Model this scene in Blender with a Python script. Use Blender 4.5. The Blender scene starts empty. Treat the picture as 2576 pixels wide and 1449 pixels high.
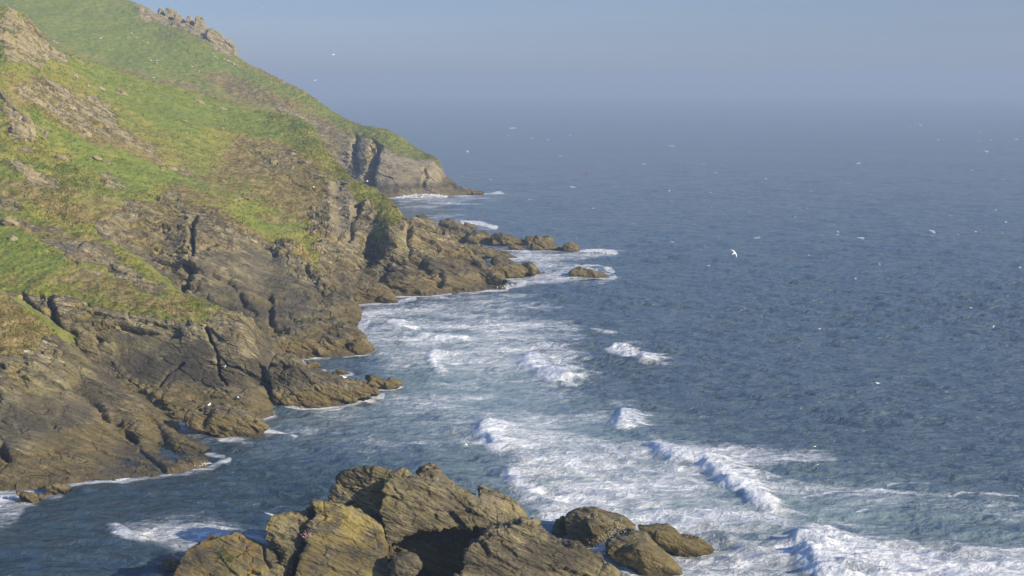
import bpy, bmesh, math, random
import numpy as np
from mathutils import Vector

C = bpy.context.scene.collection
SC = bpy.context.scene
rng = np.random.default_rng(7)
random.seed(7)

# ------------------------------------------------------------------ camera
# Coordinates below are given as (column, row) on a 2576 x 1449 view and a distance in metres north of the
# camera, and are turned into real points once (P / PW); everything is real geometry at its real distance.
VW, VH, FL, HR, CZ = 2576.0, 1449.0, 3539.0, 225.0, 45.0
PITCH = math.atan((VH / 2 - HR) / FL)
cam_d = bpy.data.cameras.new('camera')
cam = bpy.data.objects.new('camera', cam_d); C.objects.link(cam)
cam.location = (0, 0, CZ)
cam.rotation_euler = (math.pi / 2 - PITCH, 0, 0)
cam_d.angle = 2 * math.atan(VW / 2 / FL)
cam_d.clip_start, cam_d.clip_end = 1, 40000
SC.camera = cam

# ------------------------------------------------------------------ sky, sun, exposure
SUN_EL, SUN_AZ = math.radians(24), math.radians(124)     # azimuth clockwise from +Y (straight ahead)
world = bpy.data.worlds.new('World'); SC.world = world; world.use_nodes = True
wn = world.node_tree; wn.nodes.clear()
wo = wn.nodes.new('ShaderNodeOutputWorld'); bg = wn.nodes.new('ShaderNodeBackground')
sky = wn.nodes.new('ShaderNodeTexSky'); sky.sky_type = 'NISHITA'; sky.sun_disc = False
sky.sun_elevation, sky.sun_rotation = SUN_EL, SUN_AZ
sky.air_density, sky.dust_density, sky.ozone_density, sky.altitude = 1.0, 0.3, 3.0, 0
bg.inputs[1].default_value = 0.10
# a low bank of blue mist lies over the sea horizon: the sky is dimmer and bluer near the horizon
wg = wn.nodes.new('ShaderNodeNewGeometry'); wx = wn.nodes.new('ShaderNodeSeparateXYZ'); wr = wn.nodes.new('ShaderNodeMapRange')
wr.interpolation_type = 'SMOOTHSTEP'; wr.inputs[1].default_value = 0.0; wr.inputs[2].default_value = .42
wt = wn.nodes.new('ShaderNodeTexCoord'); wn.links.new(wt.outputs['Generated'], wx.inputs[0]); wn.links.new(wx.outputs[2], wr.inputs[0])
wm = wn.nodes.new('ShaderNodeMix'); wm.data_type = 'RGBA'; wm.inputs[6].default_value = (.352, .386, .55, 1); wm.inputs[7].default_value = (1.05, 1.15, 1.42, 1)
wk = wn.nodes.new('ShaderNodeMix'); wk.data_type = 'RGBA'; wk.blend_type = 'MULTIPLY'; wk.inputs[0].default_value = 1
wn.links.new(wr.outputs[0], wm.inputs[0]); wn.links.new(sky.outputs[0], wk.inputs[6]); wn.links.new(wm.outputs[2], wk.inputs[7])
wsc = wn.nodes.new('ShaderNodeMapping'); wsc.inputs[3].default_value = (1.6, 1.6, 34); wn.links.new(wt.outputs['Generated'], wsc.inputs[0])
wno = wn.nodes.new('ShaderNodeTexNoise'); wno.inputs['Scale'].default_value = 1.0; wno.inputs['Detail'].default_value = 4; wn.links.new(wsc.outputs[0], wno.inputs['Vector'])
wrn = wn.nodes.new('ShaderNodeMapRange'); wrn.inputs[1].default_value = .3; wrn.inputs[2].default_value = .7; wrn.inputs[3].default_value = .93; wrn.inputs[4].default_value = 1.08
wn.links.new(wno.outputs[0], wrn.inputs[0])
wcl = wn.nodes.new('ShaderNodeMix'); wcl.data_type = 'RGBA'; wcl.blend_type = 'MULTIPLY'; wcl.inputs[0].default_value = 1
wn.links.new(wk.outputs[2], wcl.inputs[6]); wn.links.new(wrn.outputs[0], wcl.inputs[7])
wn.links.new(wcl.outputs[2], bg.inputs[0]); wn.links.new(bg.outputs[0], wo.inputs[0]); wn.nodes.remove(wg)
sl = bpy.data.lights.new('sun', 'SUN'); sl.energy = 4.7; sl.angle = math.radians(0.5); sl.color = (1.0, 0.86, 0.64)
sun = bpy.data.objects.new('sun', sl); C.objects.link(sun)
TO_SUN = Vector((math.sin(SUN_AZ) * math.cos(SUN_EL), math.cos(SUN_AZ) * math.cos(SUN_EL), math.sin(SUN_EL)))
sun.rotation_euler = TO_SUN.to_track_quat('Z', 'Y').to_euler()
SC.view_settings.view_transform = 'Standard'; SC.view_settings.look = 'None'
SC.view_settings.exposure = 0.80; SC.view_settings.gamma = 1
SC.cycles.max_bounces = 5; SC.cycles.diffuse_bounces = 2; SC.cycles.glossy_bounces = 2
SC.cycles.transparent_max_bounces = 24; SC.cycles.volume_bounces = 0; SC.cycles.caustics_reflective = False

# ------------------------------------------------------------------ projection helpers
cp, sp = math.cos(PITCH), math.sin(PITCH)
def rays(px, py):
    x = (np.asarray(px, float) - VW / 2) / FL; y = (VH / 2 - np.asarray(py, float)) / FL
    return x, cp + y * sp, -sp + y * cp
def P(px, py, Y):
    dx, dy, dz = rays(px, py); t = np.asarray(Y, float) / dy
    return np.stack(np.broadcast_arrays(dx * t, dy * t, CZ + dz * t), -1)
def YW(px, py, z=0.0):
    dx, dy, dz = rays(px, py); return (z - CZ) / dz * dy
def PW(px, py, z=0.0):
    return P(px, py, YW(px, py, z))
def proj(p):
    d = np.asarray(p, float) - np.array([0, 0, CZ])
    f = d[..., 1] * cp - d[..., 2] * sp; u = d[..., 1] * sp + d[..., 2] * cp
    f = np.maximum(f, 1e-3)
    return VW / 2 + d[..., 0] / f * FL, VH / 2 - u / f * FL
def sst(a, b, x):
    t = np.clip((x - a) / (b - a), 0, 1); return t * t * (3 - 2 * t)

# ------------------------------------------------------------------ noise
def hsh(ix, iy, iz, seed):
    h = (ix.astype(np.int64) * 374761393 + iy.astype(np.int64) * 668265263 + iz.astype(np.int64) * 2147483647 * 0
         + iz.astype(np.int64) * 1274126177 + seed * 1013904223) & 0xffffffff
    h = ((h ^ (h >> 13)) * 1274126177) & 0xffffffff
    h = ((h ^ (h >> 16)) * 2246822519) & 0xffffffff
    return (h ^ (h >> 15)) & 0xffffffff
def u01(h): return (h & 0xffff) / 65535.0
GR = np.array([[1,1,0],[-1,1,0],[1,-1,0],[-1,-1,0],[1,0,1],[-1,0,1],[1,0,-1],[-1,0,-1],[0,1,1],[0,-1,1],[0,1,-1],[0,-1,-1],[1,1,0],[-1,1,0],[0,-1,1],[0,-1,-1]], float)
def perlin(p, seed=0):
    i = np.floor(p).astype(np.int64); f = p - i
    w = f * f * f * (f * (f * 6 - 15) + 10)
    r = 0
    for a in (0, 1):
        for b in (0, 1):
            for c in (0, 1):
                g = GR[hsh(i[:, 0] + a, i[:, 1] + b, i[:, 2] + c, seed) & 15]
                d = g[:, 0] * (f[:, 0] - a) + g[:, 1] * (f[:, 1] - b) + g[:, 2] * (f[:, 2] - c)
                r = r + d * (w[:, 0] if a else 1 - w[:, 0]) * (w[:, 1] if b else 1 - w[:, 1]) * (w[:, 2] if c else 1 - w[:, 2])
    return r
def fbm(p, oct=4, seed=0, gain=0.5):
    r = 0; a = 1.0; q = np.array(p, float)
    for k in range(oct):
        r = r + a * perlin(q, seed + k); q = q * 2.03 + 13.7; a *= gain
    return r
def plates(p, seed=0, tilt=0.6):
    """angular blocks: every cell of a jittered lattice has a height and a tilt of its own"""
    i = np.floor(p).astype(np.int64)
    best = np.full(len(p), 9.0); sec = np.full(len(p), 9.0); val = np.zeros(len(p))
    for a in (-1, 0, 1):
        for b in (-1, 0, 1):
            for c in (-1, 0, 1):
                j = i + np.array([a, b, c])
                h1 = hsh(j[:, 0], j[:, 1], j[:, 2], seed); h2 = hsh(j[:, 0], j[:, 1], j[:, 2], seed + 77)
                s = j + np.stack([u01(h1), u01(h1 >> 16), u01(h2)], -1)
                e = p - s; d = (e * e).sum(-1)
                m = d < best
                sec = np.where(m, best, np.minimum(sec, d))
                h3 = hsh(j[:, 0], j[:, 1], j[:, 2], seed + 154); h4 = hsh(j[:, 0], j[:, 1], j[:, 2], seed + 231)
                v = u01(h2 >> 16) - 0.5 + tilt * ((u01(h3) - .5) * e[:, 0] + (u01(h3 >> 16) - .5) * e[:, 1] + (u01(h4) - .5) * e[:, 2]) * 2
                val = np.where(m, v, val); best = np.minimum(best, d)
    return val, np.sqrt(sec) - np.sqrt(best)
# bedding: beds dip down to the right (east) and into the cliffs
BN = Vector((0.38, 0.50, 0.78)).normalized(); BA = Vector((0.9, 0.1, -0.38)).normalized(); BA = (BA - BN * BA.dot(BN)).normalized(); BB = BN.cross(BA)
BM = np.array([list(BA), list(BB), list(BN)])
def bed(p): return p @ BM.T
def rock_disp(p, s=1.0, seed=0):
    """outward displacement in metres for bedded, jointed rock; s scales the block size"""
    q = bed(p) / s
    w = np.stack([fbm(q * .25, 3, seed + 5), fbm(q * .25 + 31, 3, seed + 6), fbm(q * .25 + 77, 3, seed + 7)], -1)
    q = q + w * .55
    a, e1 = plates(q * np.array([.10, .12, .28]), seed + 1)
    b, e2 = plates(q * np.array([.28, .33, .8]), seed + 2)
    c, e3 = plates(q * np.array([.8, .9, 2.6]), seed + 3)
    st = np.abs(perlin(q * np.array([.10, .12, 2.2]), seed + 9))
    u = q[:, 2] * 1.15 + .8 * fbm(q * .3, 3, seed + 11); u = u - np.floor(u); saw = np.where(u < .82, u / .82, (1 - u) / .18) - .5
    u2 = q[:, 2] * 3.3 + .8 * fbm(q * .6, 3, seed + 12); u2 = u2 - np.floor(u2); saw2 = np.where(u2 < .8, u2 / .8, (1 - u2) / .2) - .5
    sm = sst(-.15, .35, perlin(q * .22, seed + 13))
    return s * (.55 * saw * sm + .20 * saw2 * sst(-.2, .3, perlin(q * .4, seed + 14)) + 2.2 * a + .85 * b + .30 * c - .5 * (1 - sst(0, .07, e1)) - .22 * (1 - sst(0, .08, e2)) + .25 * st + .35 * fbm(q * .5, 4, seed + 4))

# ------------------------------------------------------------------ tagging and mesh helpers
def tag(o, label=None, cat=None, group=None, kind=None):
    if label: o['label'] = label
    if cat: o['category'] = cat
    if group: o['group'] = group
    if kind: o['kind'] = kind
    return o
def mesh_obj(name, V, F, mat=None, parent=None, smooth=True, attrs=None):
    V = np.asarray(V, np.float32).reshape(-1, 3); F = np.asarray(F, np.int32); k = F.shape[1]
    me = bpy.data.meshes.new(name)
    me.vertices.add(len(V)); me.vertices.foreach_set('co', V.ravel())
    me.loops.add(F.size); me.loops.foreach_set('vertex_index', F.ravel())
    me.polygons.add(len(F)); me.polygons.foreach_set('loop_start', np.arange(0, F.size, k, dtype=np.int32))
    me.polygons.foreach_set('use_smooth', np.full(len(F), smooth))
    me.update(calc_edges=True); me.validate()
    for n, a in (attrs or {}).items(): add_attr(me, n, a)
    if mat: me.materials.append(mat)
    o = bpy.data.objects.new(name, me); C.objects.link(o)
    if parent: o.parent = parent
    return o
def add_attr(me, n, a):
    a = np.asarray(a, np.float32)
    if a.ndim == 1:
        at = me.attributes.new(n, 'FLOAT', 'POINT'); at.data.foreach_set('value', a)
    else:
        at = me.attributes.new(n, 'FLOAT_COLOR', 'POINT'); at.data.foreach_set('color', np.ascontiguousarray(a).ravel())
def grid_faces(nv, nu):
    i = np.arange(nv * nu).reshape(nv, nu)
    return np.stack([i[:-1, :-1], i[1:, :-1], i[1:, 1:], i[:-1, 1:]], -1).reshape(-1, 4)
def grid_normals(V):
    du = np.gradient(V, axis=1); dv = np.gradient(V, axis=0)
    n = np.cross(dv, du); n /= np.maximum(np.linalg.norm(n, axis=-1, keepdims=True), 1e-9); return n
def blur(a, n):
    for _ in range(n):
        b = np.pad(a, ((1, 1), (1, 1)) + ((0, 0),) * (a.ndim - 2), mode='edge')
        a = (b[:-2, 1:-1] + b[2:, 1:-1] + b[1:-1, :-2] + b[1:-1, 2:] + 2 * b[1:-1, 1:-1]) / 6
    return a
def seg_dist(x, y, poly, sy=1.0, closed=False):
    """distance to a polyline, and position 0..1 along it"""
    d = np.full(x.shape, 1e9); tt = np.zeros(x.shape); n = len(poly)
    rngs = range(n if closed else n - 1)
    for k in rngs:
        (x0, y0), (x1, y1) = poly[k][:2], poly[(k + 1) % n][:2]
        ex, ey = x1 - x0, (y1 - y0) * sy; L = ex * ex + ey * ey + 1e-9
        t = np.clip(((x - x0) * ex + (y - y0) * sy * ey) / L, 0, 1)
        e = np.hypot(x - x0 - t * ex, (y - y0) * sy - t * ey)
        m = e < d; d = np.where(m, e, d); tt = np.where(m, (k + t) / max(1, n - 1), tt)
    return d, tt
def inside(x, y, poly):
    r = np.zeros(x.shape, bool); n = len(poly)
    for k in range(n):
        (x0, y0), (x1, y1) = poly[k], poly[(k + 1) % n]
        if y0 == y1: continue
        r ^= ((y0 > y) != (y1 > y)) & (x < (x1 - x0) * (y - y0) / (y1 - y0) + x0)
    return r
def poly_mask(x, y, poly, soft, sy=1.0):
    xs = [q[0] for q in poly]; ys = [q[1] for q in poly]
    m = np.zeros(x.shape)
    b = (x > min(xs) - 2 * soft) & (x < max(xs) + 2 * soft) & (y > min(ys) - 2 * soft) & (y < max(ys) + 2 * soft)
    if not b.any(): return m
    xb, yb = x[b], y[b]
    d, _ = seg_dist(xb, yb, poly, sy, True)
    d = np.where(inside(xb, yb, poly), d, -d)
    m[b] = sst(-soft, soft, d); return m
def stroke(x, y, poly, wd, sy=1.0):
    xs = [q[0] for q in poly]; ys = [q[1] for q in poly]; m = np.zeros(x.shape)
    b = (x > min(xs) - 3 * wd) & (x < max(xs) + 3 * wd) & (y > min(ys) - 3 * wd) & (y < max(ys) + 3 * wd)
    if not b.any(): return m
    d, _ = seg_dist(x[b], y[b], poly, sy); m[b] = np.exp(-(d / wd) ** 2); return m

# ------------------------------------------------------------------ materials
class NT:
    def __init__(s, name):
        s.m = bpy.data.materials.new(name); s.m.use_nodes = True; s.t = s.m.node_tree; s.t.nodes.clear()
        s.out = s.n('ShaderNodeOutputMaterial')
    def n(s, ty, **kw):
        nd = s.t.nodes.new(ty)
        for k, v in kw.items(): setattr(nd, k, v)
        return nd
    def put(s, sock, v):
        if isinstance(v, (int, float)): sock.default_value = v
        elif isinstance(v, (tuple, list)):
            sock.default_value = tuple(v) + (1,) if len(v) == 3 and sock.type == 'RGBA' else v
        else: s.t.links.new(v, sock)
    def math(s, op, a, b=0.0, c=0.0, clamp=False):
        nd = s.n('ShaderNodeMath', operation=op, use_clamp=clamp)
        for k, v in enumerate((a, b, c)): s.put(nd.inputs[k], v)
        return nd.outputs[0]
    def mix(s, f, a, b, mode='MIX'):
        nd = s.n('ShaderNodeMix', data_type='RGBA', blend_type=mode)
        s.put(nd.inputs[0], f); s.put(nd.inputs[6], a); s.put(nd.inputs[7], b); return nd.outputs[2]
    def ramp(s, f, a, b):                           # smooth step from a to b
        nd = s.n('ShaderNodeMapRange', interpolation_type='SMOOTHSTEP')
        s.put(nd.inputs[0], f); s.put(nd.inputs[1], a); s.put(nd.inputs[2], b); return nd.outputs[0]
    def noise(s, v, scale, det=3, rough=.55, dist=0.0):
        nd = s.n('ShaderNodeTexNoise'); s.put(nd.inputs['Vector'], v); s.put(nd.inputs['Scale'], scale)
        nd.inputs['Detail'].default_value = det; nd.inputs['Roughness'].default_value = rough; nd.inputs['Distortion'].default_value = dist
        return nd.outputs[0]
    def scale(s, v, xyz, rot=(0, 0, 0)):
        nd = s.n('ShaderNodeMapping'); s.put(nd.inputs[0], v); nd.inputs[2].default_value = rot; nd.inputs[3].default_value = xyz; return nd.outputs[0]
    def vadd(s, a, b, k):
        m = s.n('ShaderNodeVectorMath', operation='SCALE'); s.put(m.inputs[0], b); m.inputs[3].default_value = k
        o = s.n('ShaderNodeVectorMath', operation='ADD'); s.put(o.inputs[0], a); s.t.links.new(m.outputs[0], o.inputs[1]); return o.outputs[0]
    def attr(s, name, col=False):
        nd = s.n('ShaderNodeAttribute', attribute_name=name); return nd.outputs[0] if col else nd.outputs[2]
    def sep(s, v):
        nd = s.n('ShaderNodeSeparateColor'); s.put(nd.inputs[0], v); return nd.outputs
    def bump(s, h, strength, dist, nrm=None):
        nd = s.n('ShaderNodeBump'); nd.inputs['Strength'].default_value = strength; nd.inputs['Distance'].default_value = dist
        s.put(nd.inputs['Height'], h)
        if nrm: s.put(nd.inputs['Normal'], nrm)
        return nd.outputs[0]
    def pbr(s, col, rough, nrm=None, **kw):
        nd = s.n('ShaderNodeBsdfPrincipled'); s.put(nd.inputs['Base Color'], col); s.put(nd.inputs['Roughness'], rough)
        if nrm is not None: s.put(nd.inputs['Normal'], nrm)
        for k, v in kw.items(): s.put(nd.inputs[k], v)
        s.t.links.new(nd.outputs[0], s.out.inputs[0]); return nd

def terrain_material():
    """turf, bracken and bedded rock; 'paint' = rock share, bracken share, lichen share, dampness"""
    s = NT('cliff_and_turf')
    pos = s.n('ShaderNodeNewGeometry').outputs['Position']
    pt = s.sep(s.attr('paint', True)); rock, brown, lich = pt[0], pt[1], pt[2]
    z = s.n('ShaderNodeSeparateXYZ'); s.put(z.inputs[0], pos); z = z.outputs[2]
    # bedding coordinates
    mp = s.n('ShaderNodeVectorRotate', rotation_type='EULER_XYZ'); s.put(mp.inputs[0], pos); mp.inputs['Rotation'].default_value = (0.57, -0.39, 0.0)
    bedv = mp.outputs[0]
    w1 = s.n('ShaderNodeTexNoise'); s.put(w1.inputs['Vector'], pos); w1.inputs['Scale'].default_value = .045; w1.inputs['Detail'].default_value = 2
    w2 = s.n('ShaderNodeTexNoise'); s.put(w2.inputs['Vector'], pos); w2.inputs['Scale'].default_value = .35; w2.inputs['Detail'].default_value = 3
    bw = s.vadd(s.vadd(bedv, w1.outputs[1], 5.0), w2.outputs[1], .5)
    n1 = s.noise(s.scale(bw, (.12, .14, .55)), 1, 6, .62)
    n2 = s.noise(s.scale(bw, (.30, .34, 2.1)), 1, 6, .68)
    n3 = s.noise(pos, .075, 4, .6)
    n4 = s.noise(pos, 1.15, 5, .7)
    n5 = s.noise(s.scale(bw, (.7, .8, 7.5)), 1, 4, .65)
    lay = s.ramp(s.noise(pos, .11, 3), .40, .62)                       # how strongly the bedding shows here
    ce = s.n('ShaderNodeTexVoronoi'); s.put(ce.inputs['Vector'], s.scale(bw, (.20, .22, .55))); ce.inputs['Scale'].default_value = 1
    cr = s.n('ShaderNodeTexVoronoi', feature='DISTANCE_TO_EDGE'); s.put(cr.inputs['Vector'], s.scale(bw, (.20, .22, .55))); cr.inputs['Scale'].default_value = 1
    cr2 = s.n('ShaderNodeTexVoronoi', feature='DISTANCE_TO_EDGE'); s.put(cr2.inputs['Vector'], s.scale(bw, (.45, .5, 1.7))); cr2.inputs['Scale'].default_value = 1
    r = s.mix(s.ramp(n1, .38, .60), (.074, .066, .046), (.225, .196, .126))
    r = s.mix(s.math('MULTIPLY', s.ramp(n3, .46, .64), .6), r, (.215, .158, .078))
    r = s.mix(s.math('MULTIPLY', s.ramp(s.noise(pos, .05, 3), .50, .64), .6), r, (.115, .106, .090))
    r = s.mix(s.math('MULTIPLY', s.ramp(n2, .51, .62), s.math('ADD', .22, s.math('MULTIPLY', lay, .65))), r, (.40, .345, .225))
    r = s.mix(s.math('MULTIPLY', s.ramp(n2, .47, .37), s.math('ADD', .25, s.math('MULTIPLY', lay, .55))), r, (.042, .037, .028))
    r = s.mix(s.math('MULTIPLY', s.ramp(n5, .52, .63), s.math('ADD', .25, s.math('MULTIPLY', lay, .5))), r, (.36, .305, .19))
    r = s.mix(s.math('MULTIPLY', s.ramp(n5, .47, .37), s.math('ADD', .3, s.math('MULTIPLY', lay, .45))), r, (.045, .038, .027))
    tint = s.math('ADD', .70, s.math('MULTIPLY', s.sep(ce.outputs['Color'])[0], .62))
    r = s.mix(1.0, r, tint, 'MULTIPLY')
    r = s.mix(s.math('MULTIPLY', s.ramp(n4, .46, .32), .6), r, (.045, .039, .030))
    r = s.mix(s.math('MULTIPLY', s.ramp(n4, .55, .68), .55), r, (.33, .285, .19))
    qz = s.math('MULTIPLY', s.ramp(s.noise(s.scale(bw, (.22, .26, 2.6)), 1, 5, .72), .63, .69), s.ramp(s.noise(pos, .16, 3), .50, .60))
    r = s.mix(s.math('MULTIPLY', qz, .75), r, (.50, .42, .27))
    ck = s.math('MULTIPLY', s.ramp(cr.outputs[0], .045, .0), s.ramp(s.noise(pos, .3, 3), .50, .62))
    ck2 = s.math('MULTIPLY', s.ramp(cr2.outputs[0], .06, .0), s.ramp(s.noise(pos, .45, 3), .52, .64))
    ck = s.math('MAXIMUM', ck, s.math('MULTIPLY', ck2, .6))
    r = s.mix(s.math('MULTIPLY', ck, .5), r, (.035, .030, .022))
    sd_ = s.attr('smooth_dark')  # darker rock colour inside the marked faces, which are also smoother
    r = s.mix(s.math('MULTIPLY', sd_, s.ramp(s.noise(pos, .3, 5, .65), .32, .60)), r, s.mix(n2, (.060, .055, .046), (.120, .108, .086)))
    r = s.mix(s.math('MULTIPLY', s.attr('pale'), s.ramp(s.noise(pos, .22, 5, .65), .30, .56)), r, s.mix(n2, (.225, .190, .132), (.37, .315, .225)))
    # dry weathered rock high on the hill is paler
    r = s.mix(s.math('MULTIPLY', s.ramp(z, 13, 32), s.math('ADD', .25, s.math('MULTIPLY', s.ramp(n2, .38, .6), .4))), r, (.37, .315, .205))
    # bleached and lichened high up, darker towards the splash zone
    r = s.mix(1.0, r, s.mix(s.ramp(s.math('ADD', z, s.math('MULTIPLY', n3, 9.0)), 7, 22), (.80, .79, .69), (.95, .94, .84)), 'MULTIPLY')
    # orange and yellow lichen
    ln = s.noise(pos, .55, 5, .65)
    lc = s.mix(s.math('MULTIPLY', s.ramp(lich, .5, .8), s.ramp(s.noise(pos, .9, 4), .45, .6)), (.29, .235, .060), (.36, .215, .030))
    r = s.mix(s.math('MULTIPLY', lich, s.ramp(ln, .43, .56)), r, lc)
    r = s.mix(s.math('MULTIPLY', s.ramp(s.noise(pos, .21, 4), .52, .66), .32), r, (.215, .185, .060))
    # weed and barnacle zone above the water
    zz = s.math('ADD', z, s.math('MULTIPLY', s.math('SUBTRACT', s.noise(pos, .22, 4), .5), 3.2))
    blk = s.math('MULTIPLY', s.ramp(zz, 2.4, 3.6), s.ramp(zz, 6.8, 4.6))
    r = s.mix(s.math('MULTIPLY', blk, .6), r, (.048, .043, .034))
    tide = s.ramp(zz, 3.2, 1.8)
    tcol = s.mix(s.ramp(n2, .35, .68), (.085, .066, .026), (.165, .130, .055))
    r = s.mix(s.math('MULTIPLY', tide, .8), r, tcol)
    wet = s.ramp(s.math('ADD', z, s.math('MULTIPLY', s.noise(pos, .6, 3), .8)), 1.25, .45)
    r = s.mix(s.math('MULTIPLY', wet, .55), r, (.045, .036, .020))
    # turf
    g1 = s.noise(pos, .045, 5, .6); g2 = s.noise(s.scale(pos, (1, .6, 1.4)), .5, 5, .7); g3 = s.noise(pos, 2.3, 3, .7)
    g = s.mix(s.ramp(g1, .36, .62), (.100, .136, .017), (.190, .192, .030))
    g = s.mix(s.math('MULTIPLY', s.ramp(g2, .40, .66), .8), g, (.250, .215, .062))
    g = s.mix(s.math('MULTIPLY', s.ramp(g2, .47, .30), .65), g, (.040, .062, .012))
    g = s.mix(s.math('MULTIPLY', s.ramp(g3, .56, .34), .4), g, (.045, .060, .014))
    grn = s.attr('green')
    mead = s.mix(s.ramp(g2, .34, .66), (.098, .142, .020), (.170, .188, .036))
    g = s.mix(s.math('MULTIPLY', grn, s.ramp(s.math('ADD', s.noise(pos, .12, 4), s.math('MULTIPLY', grn, .3)), .52, .78)), g, mead)
    bn = s.noise(s.scale(pos, (.8, .5, 1.3)), .32, 5, .68)
    bf = s.ramp(s.math('ADD', bn, s.math('SUBTRACT', s.math('MULTIPLY', brown, .62), s.math('MULTIPLY', grn, .14))), .59, .86)
    bc = s.mix(s.ramp(g2, .35, .65), (.110, .078, .028), (.240, .185, .080))
    g = s.mix(s.math('MULTIPLY', bf, .85), g, bc)
    # where rock shows through the turf
    en = s.noise(pos, .42, 7, .74); en2 = s.noise(s.scale(bw, (.12, .14, .7)), 1, 4, .6)
    f = s.math('ADD', rock, s.math('ADD', s.math('MULTIPLY', s.math('SUBTRACT', en, .5), 1.7), s.math('MULTIPLY', s.math('SUBTRACT', en2, .5), .9)))
    f = s.ramp(f, .42, .56)
    col = s.mix(f, g, r)
    hb = s.math('ADD', s.math('MULTIPLY', s.math('MULTIPLY', n2, .8), s.math('ADD', .3, lay)), s.math('ADD', s.math('MULTIPLY', n1, .9), s.math('SUBTRACT', s.math('MULTIPLY', n4, .55), s.math('MULTIPLY', ck, .35))))
    hg = s.math('ADD', s.math('MULTIPLY', g2, .45), s.math('MULTIPLY', g3, .12))
    mh = s.n('ShaderNodeMix', data_type='FLOAT'); s.put(mh.inputs[0], f); s.put(mh.inputs[2], hg); s.put(mh.inputs[3], hb)
    nb = s.bump(mh.outputs[0], .9, .6)
    s.pbr(col, s.math('SUBTRACT', .92, s.math('MULTIPLY', wet, .5)), nb, **{'Specular IOR Level': .25})
    return s.m
ROCK = terrain_material()

def sea_material():
    s = NT('sea_water')
    pos = s.n('ShaderNodeNewGeometry').outputs['Position']
    foam, turb_shade, lace = s.attr('foam'), s.attr('turb_shade'), s.attr('lace')
    wv = s.n('ShaderNodeTexNoise'); s.put(wv.inputs['Vector'], pos); wv.inputs['Scale'].default_value = .35; wv.inputs['Detail'].default_value = 4
    pw = s.vadd(pos, wv.outputs[1], .9)
    px = s.scale(pw, (.62, .85, 1), (0, 0, .12))
    fn = s.noise(px, 1.1, 8, .74); fn2 = s.noise(s.scale(pos, (.45, 1.0, 1), (0, 0, .1)), .13, 5, .62)
    def thread(sc, k, dist):                                           # thin winding threads of foam
        n = s.noise(px, sc, 4, .55, dist); a_ = s.math('ABSOLUTE', s.math('SUBTRACT', n, .5)); return s.ramp(a_, k, .0)
    vo = s.n('ShaderNodeTexVoronoi', feature='DISTANCE_TO_EDGE'); s.put(vo.inputs['Vector'], s.scale(pw, (.62, .8, 1))); vo.inputs['Scale'].default_value = .62
    th = s.math('MAXIMUM', thread(.34, .045, .15), s.math('MAXIMUM', s.math('MULTIPLY', thread(.9, .05, .1), .8), s.math('MULTIPLY', s.ramp(vo.outputs[0], .10, .0), .7)))
    patch = s.math('ADD', s.math('MULTIPLY', s.math('SUBTRACT', fn2, .5), 2.0), foam)
    film = s.math('MULTIPLY', s.ramp(s.math('ADD', patch, s.math('MULTIPLY', s.math('SUBTRACT', fn, .5), 1.0)), .10, 1.05), s.ramp(foam, .05, .5))
    thr = s.math('MULTIPLY', s.math('MULTIPLY', th, s.ramp(patch, .10, .75)), s.ramp(foam, .04, .25))
    f = s.math('ADD', s.math('MULTIPLY', film, .80), s.math('MULTIPLY', s.math('MULTIPLY', thr, .62), s.ramp(fn, .30, .55)), clamp=True)
    solid = s.ramp(foam, .80, 1.30)
    f = s.math('MAXIMUM', f, s.math('MULTIPLY', solid, s.ramp(fn, .20, .46)))
    clear = s.mix(s.noise(pos, .06, 3), (.028, .053, .070), (.036, .066, .080))  # cove water, darkened in colour for the cliffs' shadow and reflection
    deep = s.mix(s.noise(pos, .02, 3), (.068, .102, .126), (.082, .122, .146))
    milky = s.mix(s.noise(pw, .10, 4), (.170, .232, .232), (.230, .290, .285))
    wc = s.mix(s.ramp(turb_shade, .30, 1.0), s.mix(s.ramp(turb_shade, .02, .30), clear, deep), milky)
    fc = s.mix(s.ramp(fn, .3, .7), (.56, .60, .62), (.78, .79, .79))
    col = s.mix(f, wc, fc)
    b0 = s.noise(s.scale(pos, (.62, 1.25, 1)), .21, 3, .55); b1 = s.noise(s.scale(pos, (.9, 1.5, 1)), .62, 5, .65); b2 = s.noise(s.scale(pos, (1, 1.6, 1)), 2.4, 3, .6)
    calm = s.math('SUBTRACT', 1.0, s.math('MULTIPLY', s.ramp(turb_shade, .3, 1.0), .74))
    hh = s.math('MULTIPLY', calm, s.math('ADD', s.math('MULTIPLY', b0, 1.6), s.math('ADD', s.math('MULTIPLY', b1, .52), s.math('MULTIPLY', b2, .07))))
    hh = s.math('ADD', hh, s.math('MULTIPLY', s.math('MULTIPLY', fn, f), .16))
    nb = s.bump(hh, 1.0, 2.4)
    rough = s.math('ADD', .09, s.math('MULTIPLY', f, .75))
    s.pbr(col, rough, nb, IOR=1.333)
    return s.m
SEA = sea_material()

# ------------------------------------------------------------------ landforms
def catmull(A, n):
    """resample axis 0 of A (k, ...) to n samples with a chord-free Catmull-Rom, clamped tangents"""
    k = len(A); t = np.linspace(0, k - 1, n); i = np.minimum(t.astype(int), k - 2); f = (t - i).reshape((-1,) + (1,) * (A.ndim - 1))
    p1, p2 = A[i], A[i + 1]; m = np.zeros_like(A); m[1:-1] = (A[2:] - A[:-2]) * .5; m[0] = A[1] - A[0]; m[-1] = A[-1] - A[-2]
    dl = np.abs(np.diff(A, axis=0)); lim = np.minimum(np.concatenate([dl[:1], dl]), np.concatenate([dl, dl[-1:]])) * 1.5
    m = np.clip(m, -lim, lim)
    f2, f3 = f * f, f * f * f
    return (2 * f3 - 3 * f2 + 1) * p1 + (f3 - 2 * f2 + f) * m[i] + (-2 * f3 + 3 * f2) * p2 + (f3 - f2) * m[i + 1]
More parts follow.
